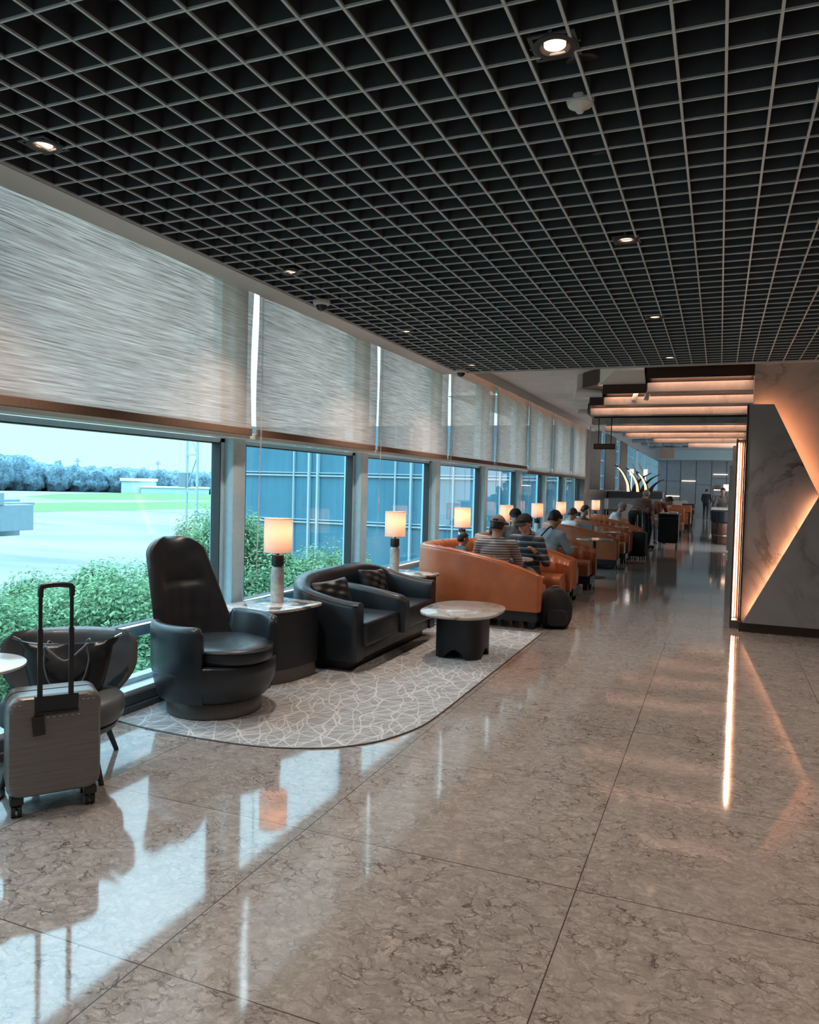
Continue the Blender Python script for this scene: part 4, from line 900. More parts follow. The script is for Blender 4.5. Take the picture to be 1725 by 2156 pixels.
def sit(lean=.04, armL=None, armR=None, htilt=(0, 0, 0), legs=.40, hf=.03, slump=0):
    p = dict(pelvis=(0, 0, .50), chest=(lean * .8, 0, .80 - slump), neck=(lean * 1.3, 0, .965 - slump), head=(lean * 1.5 + hf, 0, 1.095 - slump), htilt=htilt)
    for s, g_ in (('L', 1), ('R', -1)):
        p['sh' + s] = (lean, g_ * .185, .89 - slump); a = armL if s == 'L' else armR
        el, wr = a if a else ((.10 + lean, g_ * .235, .66 - slump), (.33 + lean, g_ * .14, .70 - slump))
        p['el' + s] = el; p['wr' + s] = wr; p['kn' + s] = (legs, g_ * .12, .50); p['an' + s] = (legs + .02, g_ * .12, .085)
    return p
# man in grey cap, back to us
person((-2.33, 8.33, -.045), math.radians(98), 'person in grey cap and grey brown striped shirt, seen from behind in the nearest booth', sit(.07, ((.14, .26, .68), (.34, .12, .72)), ((.14, -.26, .68), (.34, -.10, .72)), (4, 14, -8)), 'stripe_a', 'grey_trousers', sc=1, cap=('cap_grey', 1), vox=.009)
def no_ex(*a): pass
person((-2.20, 9.36, -.045), math.radians(-104), 'person in black cap and dark striped jumper looking down, facing us across the booth table', sit(.05, ((.02, .27, .62), (.17, .20, .76)), ((.10, -.23, .66), (.30, -.08, .70)), (0, 9, -6), .38), 'stripe_b', 'grey_trousers', 'skin', sc=1, cap=('cap_black', 1), vox=.009)
def bow(t, J, hp, HR):
    b = BM(); box(b, hp(-.09, .02, .095), (.016, .03, .07), HR @ RX(.35)); box(b, hp(-.085, -.02, .09), (.016, .03, .05), HR @ RX(-.7)); mesh_obj('hair_bow', b, M['ribbon'], t, bevel=.005)
person((-2.97, 9.0, .10), math.radians(40), 'small dark haired child with a white bow, behind the nearest booth rim', sit(.02), 'shirt_navy', 'denim', sc=.68, extra=bow, vox=.012)
def strap(t, J, hp, HR):
    b = BM(); tube(b, catmull([(.06, -.10, .97), (-.02, -.11, 1.0), (-.11, -.06, .90), (-.15, .03, .78), (-.14, .13, .66)], 6), .011, 6); mesh_obj('shoulder_strap', b, M['black'], t)
person((-2.22, 10.42, -.045), math.radians(62), 'dark haired person in light blue shirt with a thin black shoulder strap, second booth', sit(.12, None, None, (0, 22, 0)), 'shirt_blue', 'grey_trousers', sc=1.02, extra=strap, vox=.011)
person((-2.82, 11.1, -.03), math.radians(-70), 'person in a grey top, half hidden behind the black capped person', sit(.05), 'shirt_grey', 'denim', 'skin_pale', vox=.014, cap=('cap_black', 1))
person((-3.0, 10.55, -.05), math.radians(30), 'dark haired child in blue, just showing above the second booth rim', sit(.02), 'shirt_navy', 'denim', sc=.84, vox=.014)
person((-2.78, 15.2, -.10), math.radians(50), 'brown haired person in a white shirt, seen from behind in the third booth', sit(.06, None, None, (0, 25, 0)), 'shirt_white', 'denim', 'skin_pale', 'hair_brown', vox=.015)
person((-2.93, 17.5, -.08), math.radians(10), 'dark haired person in a navy polo raising a hand to the face, fourth booth', sit(.06, None, ((.22, -.2, .86), (.20, -.1, 1.06)), (0, 20, 0)), 'shirt_navy', 'denim', long_sleeve=False, vox=.015)
person((-2.60, 19.6, -.02), math.radians(8), 'grey haired person in a white shirt leaning forward over a far table', sit(.22, None, None, (0, 30, 0)), 'shirt_white', 'denim', 'skin_pale', 'hair_grey', vox=.016)
def stand(lean=.0, bend=0, arms=None, step=.0, htilt=(0, 0, 0)):
    px, pz = 0, .93; cxx = math.sin(bend) * .30; cz = pz + math.cos(bend) * .30
    nx = math.sin(bend) * .50; nz = pz + math.cos(bend) * .50; hx = math.sin(bend) * .60 + .05; hz = pz + math.cos(bend) * .64
    p = dict(pelvis=(px - .05 * bend, 0, pz), chest=(cxx, 0, cz), neck=(nx, 0, nz), head=(hx, 0, hz), htilt=htilt)
    for s, g_ in (('L', 1), ('R', -1)):
        sx, sz = math.sin(bend) * .42, pz + math.cos(bend) * .42; p['sh' + s] = (sx, g_ * .19, sz)
        el, wr = (arms if arms else ((sx + .06, .25, sz - .28), (sx + .22, .2, sz - .46))); p['el' + s] = (el[0], g_ * el[1], el[2]); p['wr' + s] = (wr[0], g_ * wr[1], wr[2])
        p['kn' + s] = (.02 + g_ * step, g_ * .11, .50); p['an' + s] = (-.03 + g_ * step * 1.6, g_ * .12, .085)
    return p
person((-1.90, 19.55, 0), math.radians(65), 'standing person in a taupe shirt and black trousers bending forward, back to us', stand(0, .75, None, 0, (0, 30, 0)), 'shirt_taupe', 'shirt_black', 'skin', 'hair_grey', long_sleeve=False, vox=.015)
person((-1.70, 20.6, 0), math.radians(-20), 'person in a rust brown shirt stooping beside the black trolley, arm hanging', stand(0, 1.05, None, 0, (0, 30, 0)), 'shirt_rust', 'denim', 'skin', 'hair_black', vox=.015)
person((-1.62, 23.2, 0), math.radians(-80), 'white haired person in grey behind the black trolley', sit(.1), 'shirt_grey', 'denim', 'skin_pale', 'hair_grey', vox=.018)
person((-.70, 46.5, 0), math.radians(80), 'person in black walking far down the corridor', stand(0, .05, None, .09), 'shirt_black', 'denim', vox=.02)
person((.10, 27.5, .0), math.radians(-90), 'member of staff in grey behind the bar counter on the right', stand(0, .3), 'shirt_grey', 'denim', vox=.018)

# things on the booth tables
def plate(loc, r, label, food=True):
    t = empty('plate', loc, 0, label, 'plate'); b = BM(); lathe(b, [(r * .55, 0), (r * .6, .004), (r, .014), (r * .98, .017), (r * .6, .008), (.001, .008)], seg=32); mesh_obj('dish', b, M['paper'], t)
    if food:
        b = BM()
        for k in range(9): a = k * 2.4; ball(b, (.05 * math.cos(a) * (k / 9) ** .5, .05 * math.sin(a) * (k / 9) ** .5, .018), (.022, .018, .012), 8, 6)
        mesh_obj('food', b, M['food'], t)
plate((-2.22, 8.72, .66), .105, 'white plate of reddish food on the table in the nearest orange booth'); plate((-2.12, 11.05, .66), .11, 'white plate on the table in the second orange booth', False)
t = empty('menu_stand', (-2.42, 15.2, .66), math.radians(-75), 'pale blue folded menu card on the third booth table', 'menu'); b = BM()
for s in (-1, 1): box(b, (s * .035, 0, .085), (.004, .24, .17), RY(s * -.38))
mesh_obj('card', b, M['shirt_blue'], t, smooth=False)
t = empty('glass_tumbler', (-2.22, 15.42, .66), 0, 'clear white cup beside the menu card on the third booth table', 'cup'); b = BM(); lathe(b, [(.03, 0), (.037, .005), (.042, .1), (.038, .1), (.032, .01), (.001, .01)], seg=24); mesh_obj('cup_body', b, M['white_plastic'], t)
b = BM(); tube(b, catmull([(.04, 0, .08), (.068, 0, .07), (.066, 0, .035), (.038, 0, .03)], 5), .005, 6); mesh_obj('cup_handle', b, M['white_plastic'], t)

# ------------------------------------------------------------------ bags and luggage by the booths
def soft_bag(loc, dims, rz, label, name='backpack', cat='bag'):
    t = empty(name, loc, rz, label, cat); b = BM(); w, d, h = dims; rings = []
    for q in range(12):
        v = q / 11; f = (1 - abs(2 * v - 1) ** 3.5 * .35); top = 1 - .28 * max(0, v - .6) / .4
        rings.append([(d / 2 * f * math.copysign(abs(math.cos(a)) ** .6, math.cos(a)) + .01 * math.sin(3 * a + v * 5), w / 2 * f * top * math.copysign(abs(math.sin(a)) ** .6, math.sin(a)), h * v) for a in [2 * PI * k / 32 for k in range(32)]])
    loft(b, rings); mesh_obj('bag_body', b, M['black_fabric'], t, angle=60)
    b = BM(); loft(b, [[(d / 2 + .035 * s_ - .01, w * .32 * math.copysign(abs(math.cos(a)) ** .6, math.cos(a)) * (1 - .12 * s_), h * .30 + h * .22 * math.copysign(abs(math.sin(a)) ** .6, math.sin(a)) * (1 - .1 * s_)) for a in [2 * PI * k / 24 for k in range(24)]] for s_ in (0, .7, 1)]); mesh_obj('front_pocket', b, M['black_fabric'], t, angle=50)
    b = BM(); tube(b, catmull([(0, -.05, h * .97), (0, -.03, h * 1.06), (0, .03, h * 1.06), (0, .05, h * .97)], 5), .008, 6); mesh_obj('grab_handle', b, M['strap'], t)
soft_bag((-1.60, 8.17, 0), (.36, .24, .42), math.radians(-70), 'black backpack on the floor leaning at the arm end of the nearest orange booth')
soft_bag((-1.95, 17.35, .432), (.28, .2, .2), 0, 'small black bag lying on the seat of the fourth orange booth')
t = empty('suitcase', (-1.62, 17.35, 0), math.radians(-100), 'upright black suitcase with silver trolley tubes beside the fourth orange booth', 'suitcase')
b = BM(); loft(b, [shell_ring(x, .36 - 2 * i_, .06 + i_, .60 - i_, .05) for x, i_ in ((.13, .02), (.12, .004), (.0, 0), (-.12, .004), (-.13, .02))]); mesh_obj('shell', b, M['black_fabric'], t, angle=40)
for y in (-.05, .05):
    b = BM(); cyl(b, (-.08, y, .6), (-.08, y, .97), .008, seg=10); mesh_obj('telescopic_tube', b, M['chrome'], t)
b = BM(); tube(b, [(-.08, -.06, .97), (-.08, .06, .97)], .012, 8); mesh_obj('trolley_grip', b, M['black'], t)
for sx in (-.08, .08):
    for sy in (-.13, .13): b = BM(); cyl(b, (sx, sy - .012, .03), (sx, sy + .012, .03), .03, seg=16); cyl(b, (sx, sy, .03), (sx, sy, .07), .01, seg=8); mesh_obj('wheel', b, M['black'], t)
# service trolley / black cart with tray top
t = empty('service_trolley', (-1.17, 20.4, 0), 0, 'tall black service trolley with white items on top, beside the aisle', 'trolley')
b = BM(); v = box2(b, (-.24, -.3, .20), (.24, .3, .90)); bmesh.ops.bevel(b, geom=b.edges[:], offset=.03, segments=3, affect='EDGES'); mesh_obj('cabinet', b, M['black_fabric'], t, world=False, angle=50)
b = BM(); box2(b, (-.26, -.32, .90), (.26, .32, .93)); mesh_obj('tray_top', b, M['black'], t, smooth=False, bevel=.005)
b = BM(); tube(b, catmull([(-.2, -.31, .80), (-.2, -.36, .82), (.2, -.36, .82), (.2, -.31, .80)], 5), .012, 8); mesh_obj('push_handle', b, M['black'], t)
for sx in (-.2, .2):
    for sy in (-.26, .26): b = BM(); cyl(b, (sx, sy, .07), (sx, sy, .22), .012, seg=8); cyl(b, (sx - .012, sy, .04), (sx + .012, sy, .04), .04, seg=16); mesh_obj('caster', b, M['black'], t)
for k, (x, y) in enumerate(((-.12, -.1), (.1, .05))):
    o = empty('tray', (-1.17 + x, 20.4 + y, .93), 0, ['white folded napkins on the left of the black trolley top', 'white tray on the right of the black trolley top'][k], 'tray'); b = BM(); box2(b, (-.1, -.12, 0), (.1, .12, .03 + .02 * k)); mesh_obj('tray_body', b, M['paper'], o, smooth=False, bevel=.006)

# ------------------------------------------------------------------ hanging signs
def sign(x0, x1, y, z0, z1, ztop, label, mat, letters=None):
    t = empty('hanging_sign', ((x0 + x1) / 2, y, z0), 0, label, 'sign'); b = BM(); box2(b, (x0, y - .02, z0), (x1, y + .02, z1)); mesh_obj('sign_board', b, mat, t, world=True, smooth=False, bevel=.003)
    w = x1 - x0
    for f in (.22, .8): b = BM(); cyl(b, (x0 + w * f, y, z1), (x0 + w * f, y, ztop), .009, seg=8); mesh_obj('hanging_rod', b, M['black'], t, world=True)
    if letters:
        b = BM(); rr = random.Random(3); x = x0 + w * .12
        while x < x1 - w * .12:
            ww = rr.uniform(.008, .018)
            box2(b, (x, y - .0225, z0 + .03), (x + .004, y - .02, z0 + .075)); box2(b, (x, y - .0225, z0 + .05 + rr.uniform(-.02, .02)), (x + ww, y - .02, z0 + .055 + rr.uniform(-.002, .02))); x += ww + .008
        mesh_obj('faint_lettering', b, simple('sign_lettering', (.35, .14, .06), .5), t, world=True, smooth=False)
sign(-2.14, -1.76, 14.0, 2.225, 2.325, 3.23, 'small brown hanging sign with faint orange lettering near the last blinds', simple('brown_sign', (.07, .03, .02), .5), True)
sign(-1.93, -1.45, 27.0, 2.60, 2.93, 4.3, 'pale beige hanging sign in front of the far slate wall', simple('beige_sign', (.33, .25, .2), .5))

# ------------------------------------------------------------------ far end of the lounge
FY = 50.
b = BM(); box2(b, (-8, FY, 0), (6, FY + .2, 4.4)); fw_ = mesh_obj('wall_far', b, M['far_wall'], smooth=False); tag(fw_, kind='structure')
b = BM()
for x in (-3.1, -2.28, -1.38, -.5, .35): box2(b, (x - .012, FY - .012, 0), (x + .012, FY, 3.4))
for x0, x1, z in ((-3.6, -2.28, 2.15), (-1.38, -.5, 1.95), (-.5, .7, 2.35)): box2(b, (x0, FY - .012, z - .01), (x1, FY, z + .01))
mesh_obj('panel_joints', b, M['black'], fw_, smooth=False)
for x0, x1, z in ((-2.2, -1.4, 2.17), (-3.1, -2.3, 1.21), (-.4, .4, 2.6)):
    b = BM(); box2(b, (x0, FY - .04, z - .02), (x1, FY - .01, z + .02)); mesh_obj('light_strip', b, emis('soft_strip_%d' % int(abs(x0 * 10)), (1, .72, .55), 1.4), fw_, smooth=False)
b = BM(); box2(b, (-4.2, FY - 1.2, 3.42), (6, FY - .3, 4.2)); tag(mesh_obj('ventilation_duct', b, M['pale_panel'], smooth=False, bevel=.03), 'wide pale ventilation duct above the far slate wall', 'duct')
# tall window wall beyond the pier
b = BM(); box2(b, (-3.75, 21.7, 0), (-3.6, FY, 1.22)); box2(b, (-3.75, 21.7, 3.36), (-3.6, FY, 4.4)); wf = mesh_obj('wall_left_far', b, M['far_wall'], smooth=False); tag(wf, kind='structure')
b = BM(); box2(b, (-3.62, 21.7, 1.22), (-3.45, FY, 1.50)); mesh_obj('dark_ledge', b, M['dark_stone'], wf, smooth=False)
segs = [(21.75, 22.9), (25.1, 26.2), (28.9, 30.2), (32.5, 36.3), (37.1, 40.1), (40.5, 43.6), (44.2, 49.8)]
for k, (a, c_) in enumerate(segs):
    w = empty('window_%d' % (12 + k), (-3.68, (a + c_) / 2, 1.5), kind='structure')
    b = BM(); v = [b.verts.new(p) for p in ((-3.68, a, 1.5), (-3.68, c_, 1.5), (-3.68, c_, 3.36), (-3.68, a, 3.36))]; b.faces.new(v); mesh_obj('pane', b, M['glass'], w, world=True, smooth=False)
    b = BM()
    for z in (1.5, 1.95, 2.45, 2.95, 3.34): box2(b, (-3.7, a, z), (-3.64, c_, z + .03))
    m_ = max(1, int((c_ - a) / .9))
    for q in range(m_ + 1): y = a + (c_ - a) * q / m_; box2(b, (-3.7, y - .03, 1.5), (-3.62, y + .03, 3.36))
    mesh_obj('frame', b, M['alu'], w, world=True, smooth=False)
for k, (a, c_) in enumerate(((22.9, 25.1), (26.2, 28.9), (30.2, 32.5))):
    b = BM(); rows = [[(-3.60 + .02 * math.sin(y * 40), y, z) for z in (1.5, 3.4)] for y in [a + (c_ - a) * q / 60 for q in range(61)]]; grid_faces(b, rows); o = mesh_obj('curtain', b, M['curtain'], None, angle=180); so = o.modifiers.new('so', 'SOLIDIFY'); so.thickness = .01
    tag(o, ['first', 'second', 'third'][k] + ' tall grey brown curtain panel counted from the last roller blind', 'curtain', 'tall curtains between the far windows')
for y in (36.7, 40.3, 43.9): b = BM(); box2(b, (-3.75, y - .35, 1.5), (-3.6, y + .35, 3.4)); mesh_obj('far_pier', b, M['alu'], wf, smooth=False)
# exposed services under the far ceiling
PL = ['nearest of the pale pipes under the far ceiling', 'second pale pipe under the far ceiling', 'third pale pipe under the far ceiling', 'fourth pale pipe under the far ceiling', 'fifth pale pipe under the far ceiling', 'sixth pale pipe under the far ceiling', 'seventh pale pipe, nearest the far duct']
for k, (y, z, r) in enumerate(((23.2, 3.55, .06), (25.5, 3.62, .05), (28, 3.6, .07), (31, 3.68, .06), (34.5, 3.66, .08), (38.5, 3.75, .07), (43, 3.8, .08))):
    b = BM(); tube(b, [(-3.6, y, z), (.9, y + .2, z)], r, 12)
    for x in (-3, -1.6, -.2): cyl(b, (x, y + .1, z), (x, y + .1, 4.3), .012, seg=6)
    tag(mesh_obj('ceiling_pipe', b, M['pipe']), PL[k], 'pipe', 'pipes under the far ceiling')
for k, x in enumerate((-3.3, -2.3)):
    b = BM(); box2(b, (x - .15, 23, 4.02), (x + .15, 48, 4.16)); tag(mesh_obj('cable_tray', b, M['pipe'], smooth=False), ['pale cable tray along the far window side', 'pale cable tray over the far tables'][k], 'cable tray')
for k, (x, y, z) in enumerate(((-3.2, 24, 3.5), (-2.75, 27, 3.55), (-2.3, 31, 3.5), (-2.9, 33, 3.6))):
    t = empty('track_spotlight', (x, y, z), 0, ['white track spotlight nearest above the curtains', 'white track spotlight above the curved sculpture', 'white track spotlight right of the curved sculpture', 'white track spotlight farthest above the tables'][k], 'spotlight', 'white spotlights under the far ceiling'); b = BM(); cyl(b, (0, 0, 0), (.12, -.15, -.2), .03, seg=12); mesh_obj('lamp_head', b, M['white_plastic'], t); b = BM(); cyl(b, (0, 0, 0), (0, 0, 4.3 - z), .008, seg=8); mesh_obj('stem', b, M['white_plastic'], t)
# curved lit sculpture on the dividing shelf
b = BM(); box2(b, (-3.42, 25.75, 1.25), (-1.7, 26.45, 1.46)); t = empty('divider_counter', (-2.6, 26.1, 0), 0, 'dark divider counter carrying the curved lit sculpture', 'counter'); mesh_obj('counter_top', b, M['dark_stone'], t, world=True, smooth=False, bevel=.01); b = BM(); box2(b, (-3.4, 25.8, 0), (-1.75, 26.4, 1.25)); mesh_obj('counter_body', b, M['far_wall'], t, world=True, smooth=False)
t = empty('arc_sculpture', (-2.6, 26.0, 1.46), 0, 'sculpture of dark curved fins with glowing inner edges on the divider counter', 'sculpture')
def fin(x0, top, lean, glow):
    pts = catmull([(x0, 26., 1.46), (x0 + lean * .06, 26., 1.46 + top * .35), (x0 + lean * .28, 26., 1.46 + top * .75), (x0 + lean * .55, 26., 1.46 + top)], 7)
    b = BM(); rings = []
    for i, p in enumerate(pts): w = .075 * (1 - .75 * i / len(pts)); rings.append([(p.x - w, p.y - .06, p.z), (p.x + w, p.y - .06, p.z), (p.x + w, p.y + .06, p.z), (p.x - w, p.y + .06, p.z)])
    loft(b, rings); f_ = mesh_obj('fin', b, M['plinth'], t, world=True, angle=60)
    if glow:
        b = BM(); rings = []
        for i, p in enumerate(pts[:-3]): w = .045 * (1 - .6 * i / len(pts)); rings.append([(p.x - w - .012, p.y - .07, p.z), (p.x + w - .012, p.y - .07, p.z), (p.x + w - .012, p.y - .062, p.z), (p.x - w - .012, p.y - .062, p.z)])
        loft(b, rings); mesh_obj('glow_strip', b, emis('fin_glow_%d' % int(abs(x0) * 100), (1, .5, .28), 1.1), f_, world=True, smooth=False)
        # sub-part in world space
for x0, tp_, ln, g_ in ((-2.78, .88, -.85, True), (-2.48, .78, -.75, True), (-2.22, .66, -.6, True), (-2.62, .62, .95, False), (-2.35, .58, .95, False), (-2.1, .42, .75, False)): fin(x0, tp_, ln, g_)
for x in (-3.0, -2.52, -2.3):
    b = BM(); rings = []
    for i in range(6): u = i / 5; rings.append([(x - .22 * u - .045 * (1 - u), 26.08, 2.0 + .42 * u), (x - .22 * u + .045 * (1 - u) + .01, 26.08, 2.0 + .42 * u), (x - .22 * u + .045 * (1 - u) + .01, 26.1, 2.0 + .42 * u), (x - .22 * u - .045 * (1 - u), 26.1, 2.0 + .42 * u)])
    loft(b, rings); box2(b, (x - .01, 26.08, 1.46), (x + .01, 26.1, 2.02)); mesh_obj('pale_blade', b, M['cane'], t, world=True, smooth=False)
for x in (-2.72, -2.28): b = BM(); box2(b, (x - .06, 26.05, 2.0), (x + .06, 26.12, 2.2)); box2(b, (x - .01, 26.07, 1.46), (x + .01, 26.09, 2.0)); mesh_obj('lit_plate', b, emis('lit_plate_%d' % int(abs(x) * 100), (.9, .93, 1), .8), t, world=True, smooth=False)
# round backed chairs and tables in the distance
def far_chair():
    t = empty('round_back_chair', (0, 0, 0)); b = BM(); rr = [[(-.2 - .05 * 0 + d, .21 * math.cos(a), .90 + .21 * math.sin(a)) for a in [2 * PI * k / 28 for k in range(28)]] for d in (-.015, .015)]; loft(b, rr); mesh_obj('round_back', b, M['cane'], t, bevel=.006)
    b = BM(); lathe(b, [(.2, .44), (.22, .45), (.22, .49), (.2, .5), (.001, .5)], seg=28); mesh_obj('seat', b, M['dark_leather'], t)
    for sx in (-1, 1):
        for sy in (-1, 1): b = BM(); cyl(b, (sx * .19, sy * .17, 0), (sx * .15, sy * .14, .45), .012, .016, 8); mesh_obj('leg', b, M['black'], t)
    for sy in (-1, 1): b = BM(); cyl(b, (-.15, sy * .1, .46), (-.2, sy * .1, .75), .01, seg=8); mesh_obj('back_post', b, M['black'], t)
    return t
fc = far_chair()
for k, (x, y, a, l) in enumerate(((-2.45, 22.2, -100, 'round backed pale chair just left of the bending person'), (-2.05, 28.5, -90, 'round backed pale chair left of the four in the far row'), (-2.0, 31, -90, 'first of four round backed pale chairs by the slate wall side'), (-1.85, 33, -90, 'second of four round backed pale chairs on the slate wall side'), (-1.75, 36, -90, 'third of four round backed pale chairs on the slate wall side'), (-1.55, 38, -90, 'fourth and rightmost round backed pale chair on the slate wall side'))):
    o = fc if k == 0 else copy_tree(fc); o.location = (x, y, 0); o.rotation_euler = (0, 0, math.radians(a)); tag(o, l, 'chair', 'round backed chairs in the distance')
def far_table(x0, x1, y0, y1, label, h=.74):
    t = empty('dining_table', ((x0 + x1) / 2, (y0 + y1) / 2, 0), 0, label, 'table', 'brown tables in the distance'); b = BM(); box2(b, (x0, y0, h - .04), (x1, y1, h)); mesh_obj('table_top', b, simple('brown_table_top', (.13, .05, .03), .3) if 'brown_table_top' not in bpy.data.materials else bpy.data.materials['brown_table_top'], t, world=True, smooth=False, bevel=.005)
    for x in (x0 + .06, x1 - .06):
        for y in (y0 + .06, y1 - .06): b = BM(); box2(b, (x - .025, y - .025, 0), (x + .025, y + .025, h - .04)); mesh_obj('leg', b, M['plinth'], t, world=True, smooth=False)
far_table(-3.2, -2.1, 23.1, 23.8, 'long brown table behind the white shirted person', .92); far_table(-1.9, -.95, 29.6, 30.4, 'brown table beyond the black trolley', .78); far_table(-1.95, -1.0, 34.2, 35.2, 'brown table farther along the aisle', .78)
sb = soft_bag
# low orange bench ends at the far tables
for k, (x, y) in enumerate(((-1.35, 27.0), (-1.3, 32.4), (-1.3, 37))):
    t = empty('bench', (x, y, 0), 0, ['orange leather bench end beyond the black trolley', 'orange leather bench end in the middle distance of the aisle', 'dark bench end farthest along the aisle'][k], 'bench', 'bench ends along the far aisle')
    mt = M['orange'] if k < 2 else M['black_leather']
    soft_box('seat', mt, t, (x - .5, y - .25, .2), (x + .25, y + .35, .46)); soft_box('back', mt, t, (x - .5, y + .3, .2), (x + .27, y + .46, .95)); b = BM(); box2(b, (x - .45, y - .2, 0), (x + .22, y + .42, .2)); mesh_obj('plinth', b, M['black'], t, world=True, smooth=False)
# aisle pier, bar and stools on the right
b = BM(); box2(b, (.20, 19.7, .12), (.46, 20.6, 2.16)); box2(b, (.24, 19.75, 0), (.46, 20.6, .12)); box2(b, (.26, 19.7, 2.16), (.46, 20.6, 2.62)); tag(mesh_obj('wall_pier', b, M['wall_marble'], smooth=False), kind='structure')
t = empty('bar_counter', (.3, 24.9, 0), 0, 'dark bar counter with pale top on the right before the far wall', 'bar counter')
b = BM(); box2(b, (-.02, 24.6, 0), (.9, 27, .98)); mesh_obj('counter_body', b, M['black'], t, world=True, smooth=False); b = BM(); box2(b, (-.22, 24.4, .98), (.95, 27.1, 1.02)); mesh_obj('counter_top', b, M['lamp_stone'], t, world=True, smooth=False, bevel=.005)
for k, (x, y) in enumerate(((.14, 23.75), (-.02, 24.2))):
    t = empty('bar_stool', (x, y, 0), 0, ['tall stool with black bucket seat and ribbed brown base, nearest the bar', 'tall stool partly hidden behind the nearest bar stool'][k], 'bar stool', 'bar stools')
    b = BM(); lathe(b, [(.16, .62), (.2, .66), (.215, .95), (.2, .97), (.17, .75), (.001, .74)], (0, 0, 0), 28); mesh_obj('bucket_seat', b, M['black_leather'], t)
    b = BM(); n = 48; rings = [[((r + .006 * (k_ % 2)) * math.cos(2 * PI * k_ / n), (r + .006 * (k_ % 2)) * math.sin(2 * PI * k_ / n), z) for k_ in range(n)] for r, z in ((.12, .02), (.15, .06), (.16, .3), (.15, .6), (.13, .64))]; loft(b, rings); mesh_obj('ribbed_base', b, M['copper'], t)
    b = BM(); tube(b, [(.19 * math.cos(2 * PI * q / 30), .19 * math.sin(2 * PI * q / 30), .26) for q in range(31)], .008, 6); mesh_obj('foot_ring', b, M['chrome'], t)
    for q in range(4): b = BM(); a = q * PI / 2 + .78; cyl(b, (.2 * math.cos(a), .2 * math.sin(a), 0), (.18 * math.cos(a), .18 * math.sin(a), .66), .008, seg=8); mesh_obj('leg', b, M['black'], t)
t = empty('back_bar_shelf', (.2, 30, 0), 0, 'back bar shelving with warm lit shelf and bright panel', 'shelf')
b = BM(); box2(b, (-.25, 30, 0), (.9, 30.5, 1.2)); box2(b, (-.25, 30.2, 1.2), (-.22, 30.5, 1.75)); mesh_obj('cabinet', b, M['dark_stone'], t, world=True, smooth=False)
b = BM(); box2(b, (-.25, 30.0, 1.60), (.9, 30.5, 1.63)); box2(b, (-.25, 30.0, 1.36), (.9, 30.5, 1.38)); mesh_obj('shelf_board', b, M['copper'], t, world=True, smooth=False)
b = BM(); box2(b, (-.2, 30.1, 1.585), (.85, 30.13, 1.598)); mesh_obj('led_strip', b, M['led'], t, world=True, smooth=False); b = BM(); box2(b, (.12, 30.0, 1.56), (.42, 30.02, 1.80)); mesh_obj('lit_panel', b, emis('bar_lit_panel', (1, .6, .4), 1.6), t, world=True, smooth=False)
for k in range(8):
    x = -.17 + .035 * k if k < 6 else .5 + .05 * k; b = BM(); lathe(b, [(.014, 0), (.015, .1), (.006, .14), (.006, .18), (.001, .18)], (x, 30.2, 1.63), 12); o = mesh_obj('bottle', b, M['smoked'], None); tag(o, 'dark bottle on the lit back bar shelf', 'bottle', 'bottles on the back bar shelf')
# pale kerb lines of the far floor
for k, x in enumerate((-1.55, -.18)):
    b = BM(); box2(b, (x - .1, 26, 0), (x + .1, 48, .004)); tag(mesh_obj('trim_%d' % (4 + k), b, M['lamp_stone'], smooth=False), kind='structure')

# ------------------------------------------------------------------ outside
b = BM(); box2(b, (-1500, -500, -6.3), (0, 1500, -6)); tag(mesh_obj('ground_apron', b, M['apron'], smooth=False), kind='structure')
def gquad(name, pts, mat, z=-5.97):
    b = BM(); prism(b, pts, z - .03, z); return mesh_obj(name, b, mat, smooth=False)
def pix(x, y, z):
    d = fw * F + rt * (x - 862.5) - up * (y - 1078); k = (z - 1.5) / d.z; return (d.x * k, d.y * k)
# grass strips: corner points on the airfield ground
tag(gquad('grass_strip', [pix(-700, 1008, -6), pix(-700, 1022, -6), pix(700, 1037, -6), pix(700, 1030, -6)], M['grass']), 'farthest green grass strip below the treeline', 'grass', kind='stuff')
tag(gquad('grass_strip', [pix(50, 1045, -6), pix(120, 1052, -6), pix(600, 1053, -6), pix(600, 1040, -6), pix(250, 1038, -6), pix(130, 1040, -6)], M['grass']), 'middle green grass strip between the taxiways', 'grass', kind='stuff')
tag(gquad('grass_strip', [pix(-500, 1062, -6), pix(-500, 1085, -6), pix(40, 1079, -6), pix(700, 1066, -6), pix(700, 1053, -6), pix(240, 1058, -6)], M['grass']), 'nearest green grass strip beside the apron', 'grass', kind='stuff')
lw = gquad('lawn', [(-40, -20), (-4.2, -20), (-4.2, 24), (-26, 24), (-34, 10)], simple('lawn_green', (.07, .13, .07), .95, 0, .3, .2, 3), -5.9); tag(lw, 'dark green lawn at the foot of the window trees', 'lawn', kind='stuff')
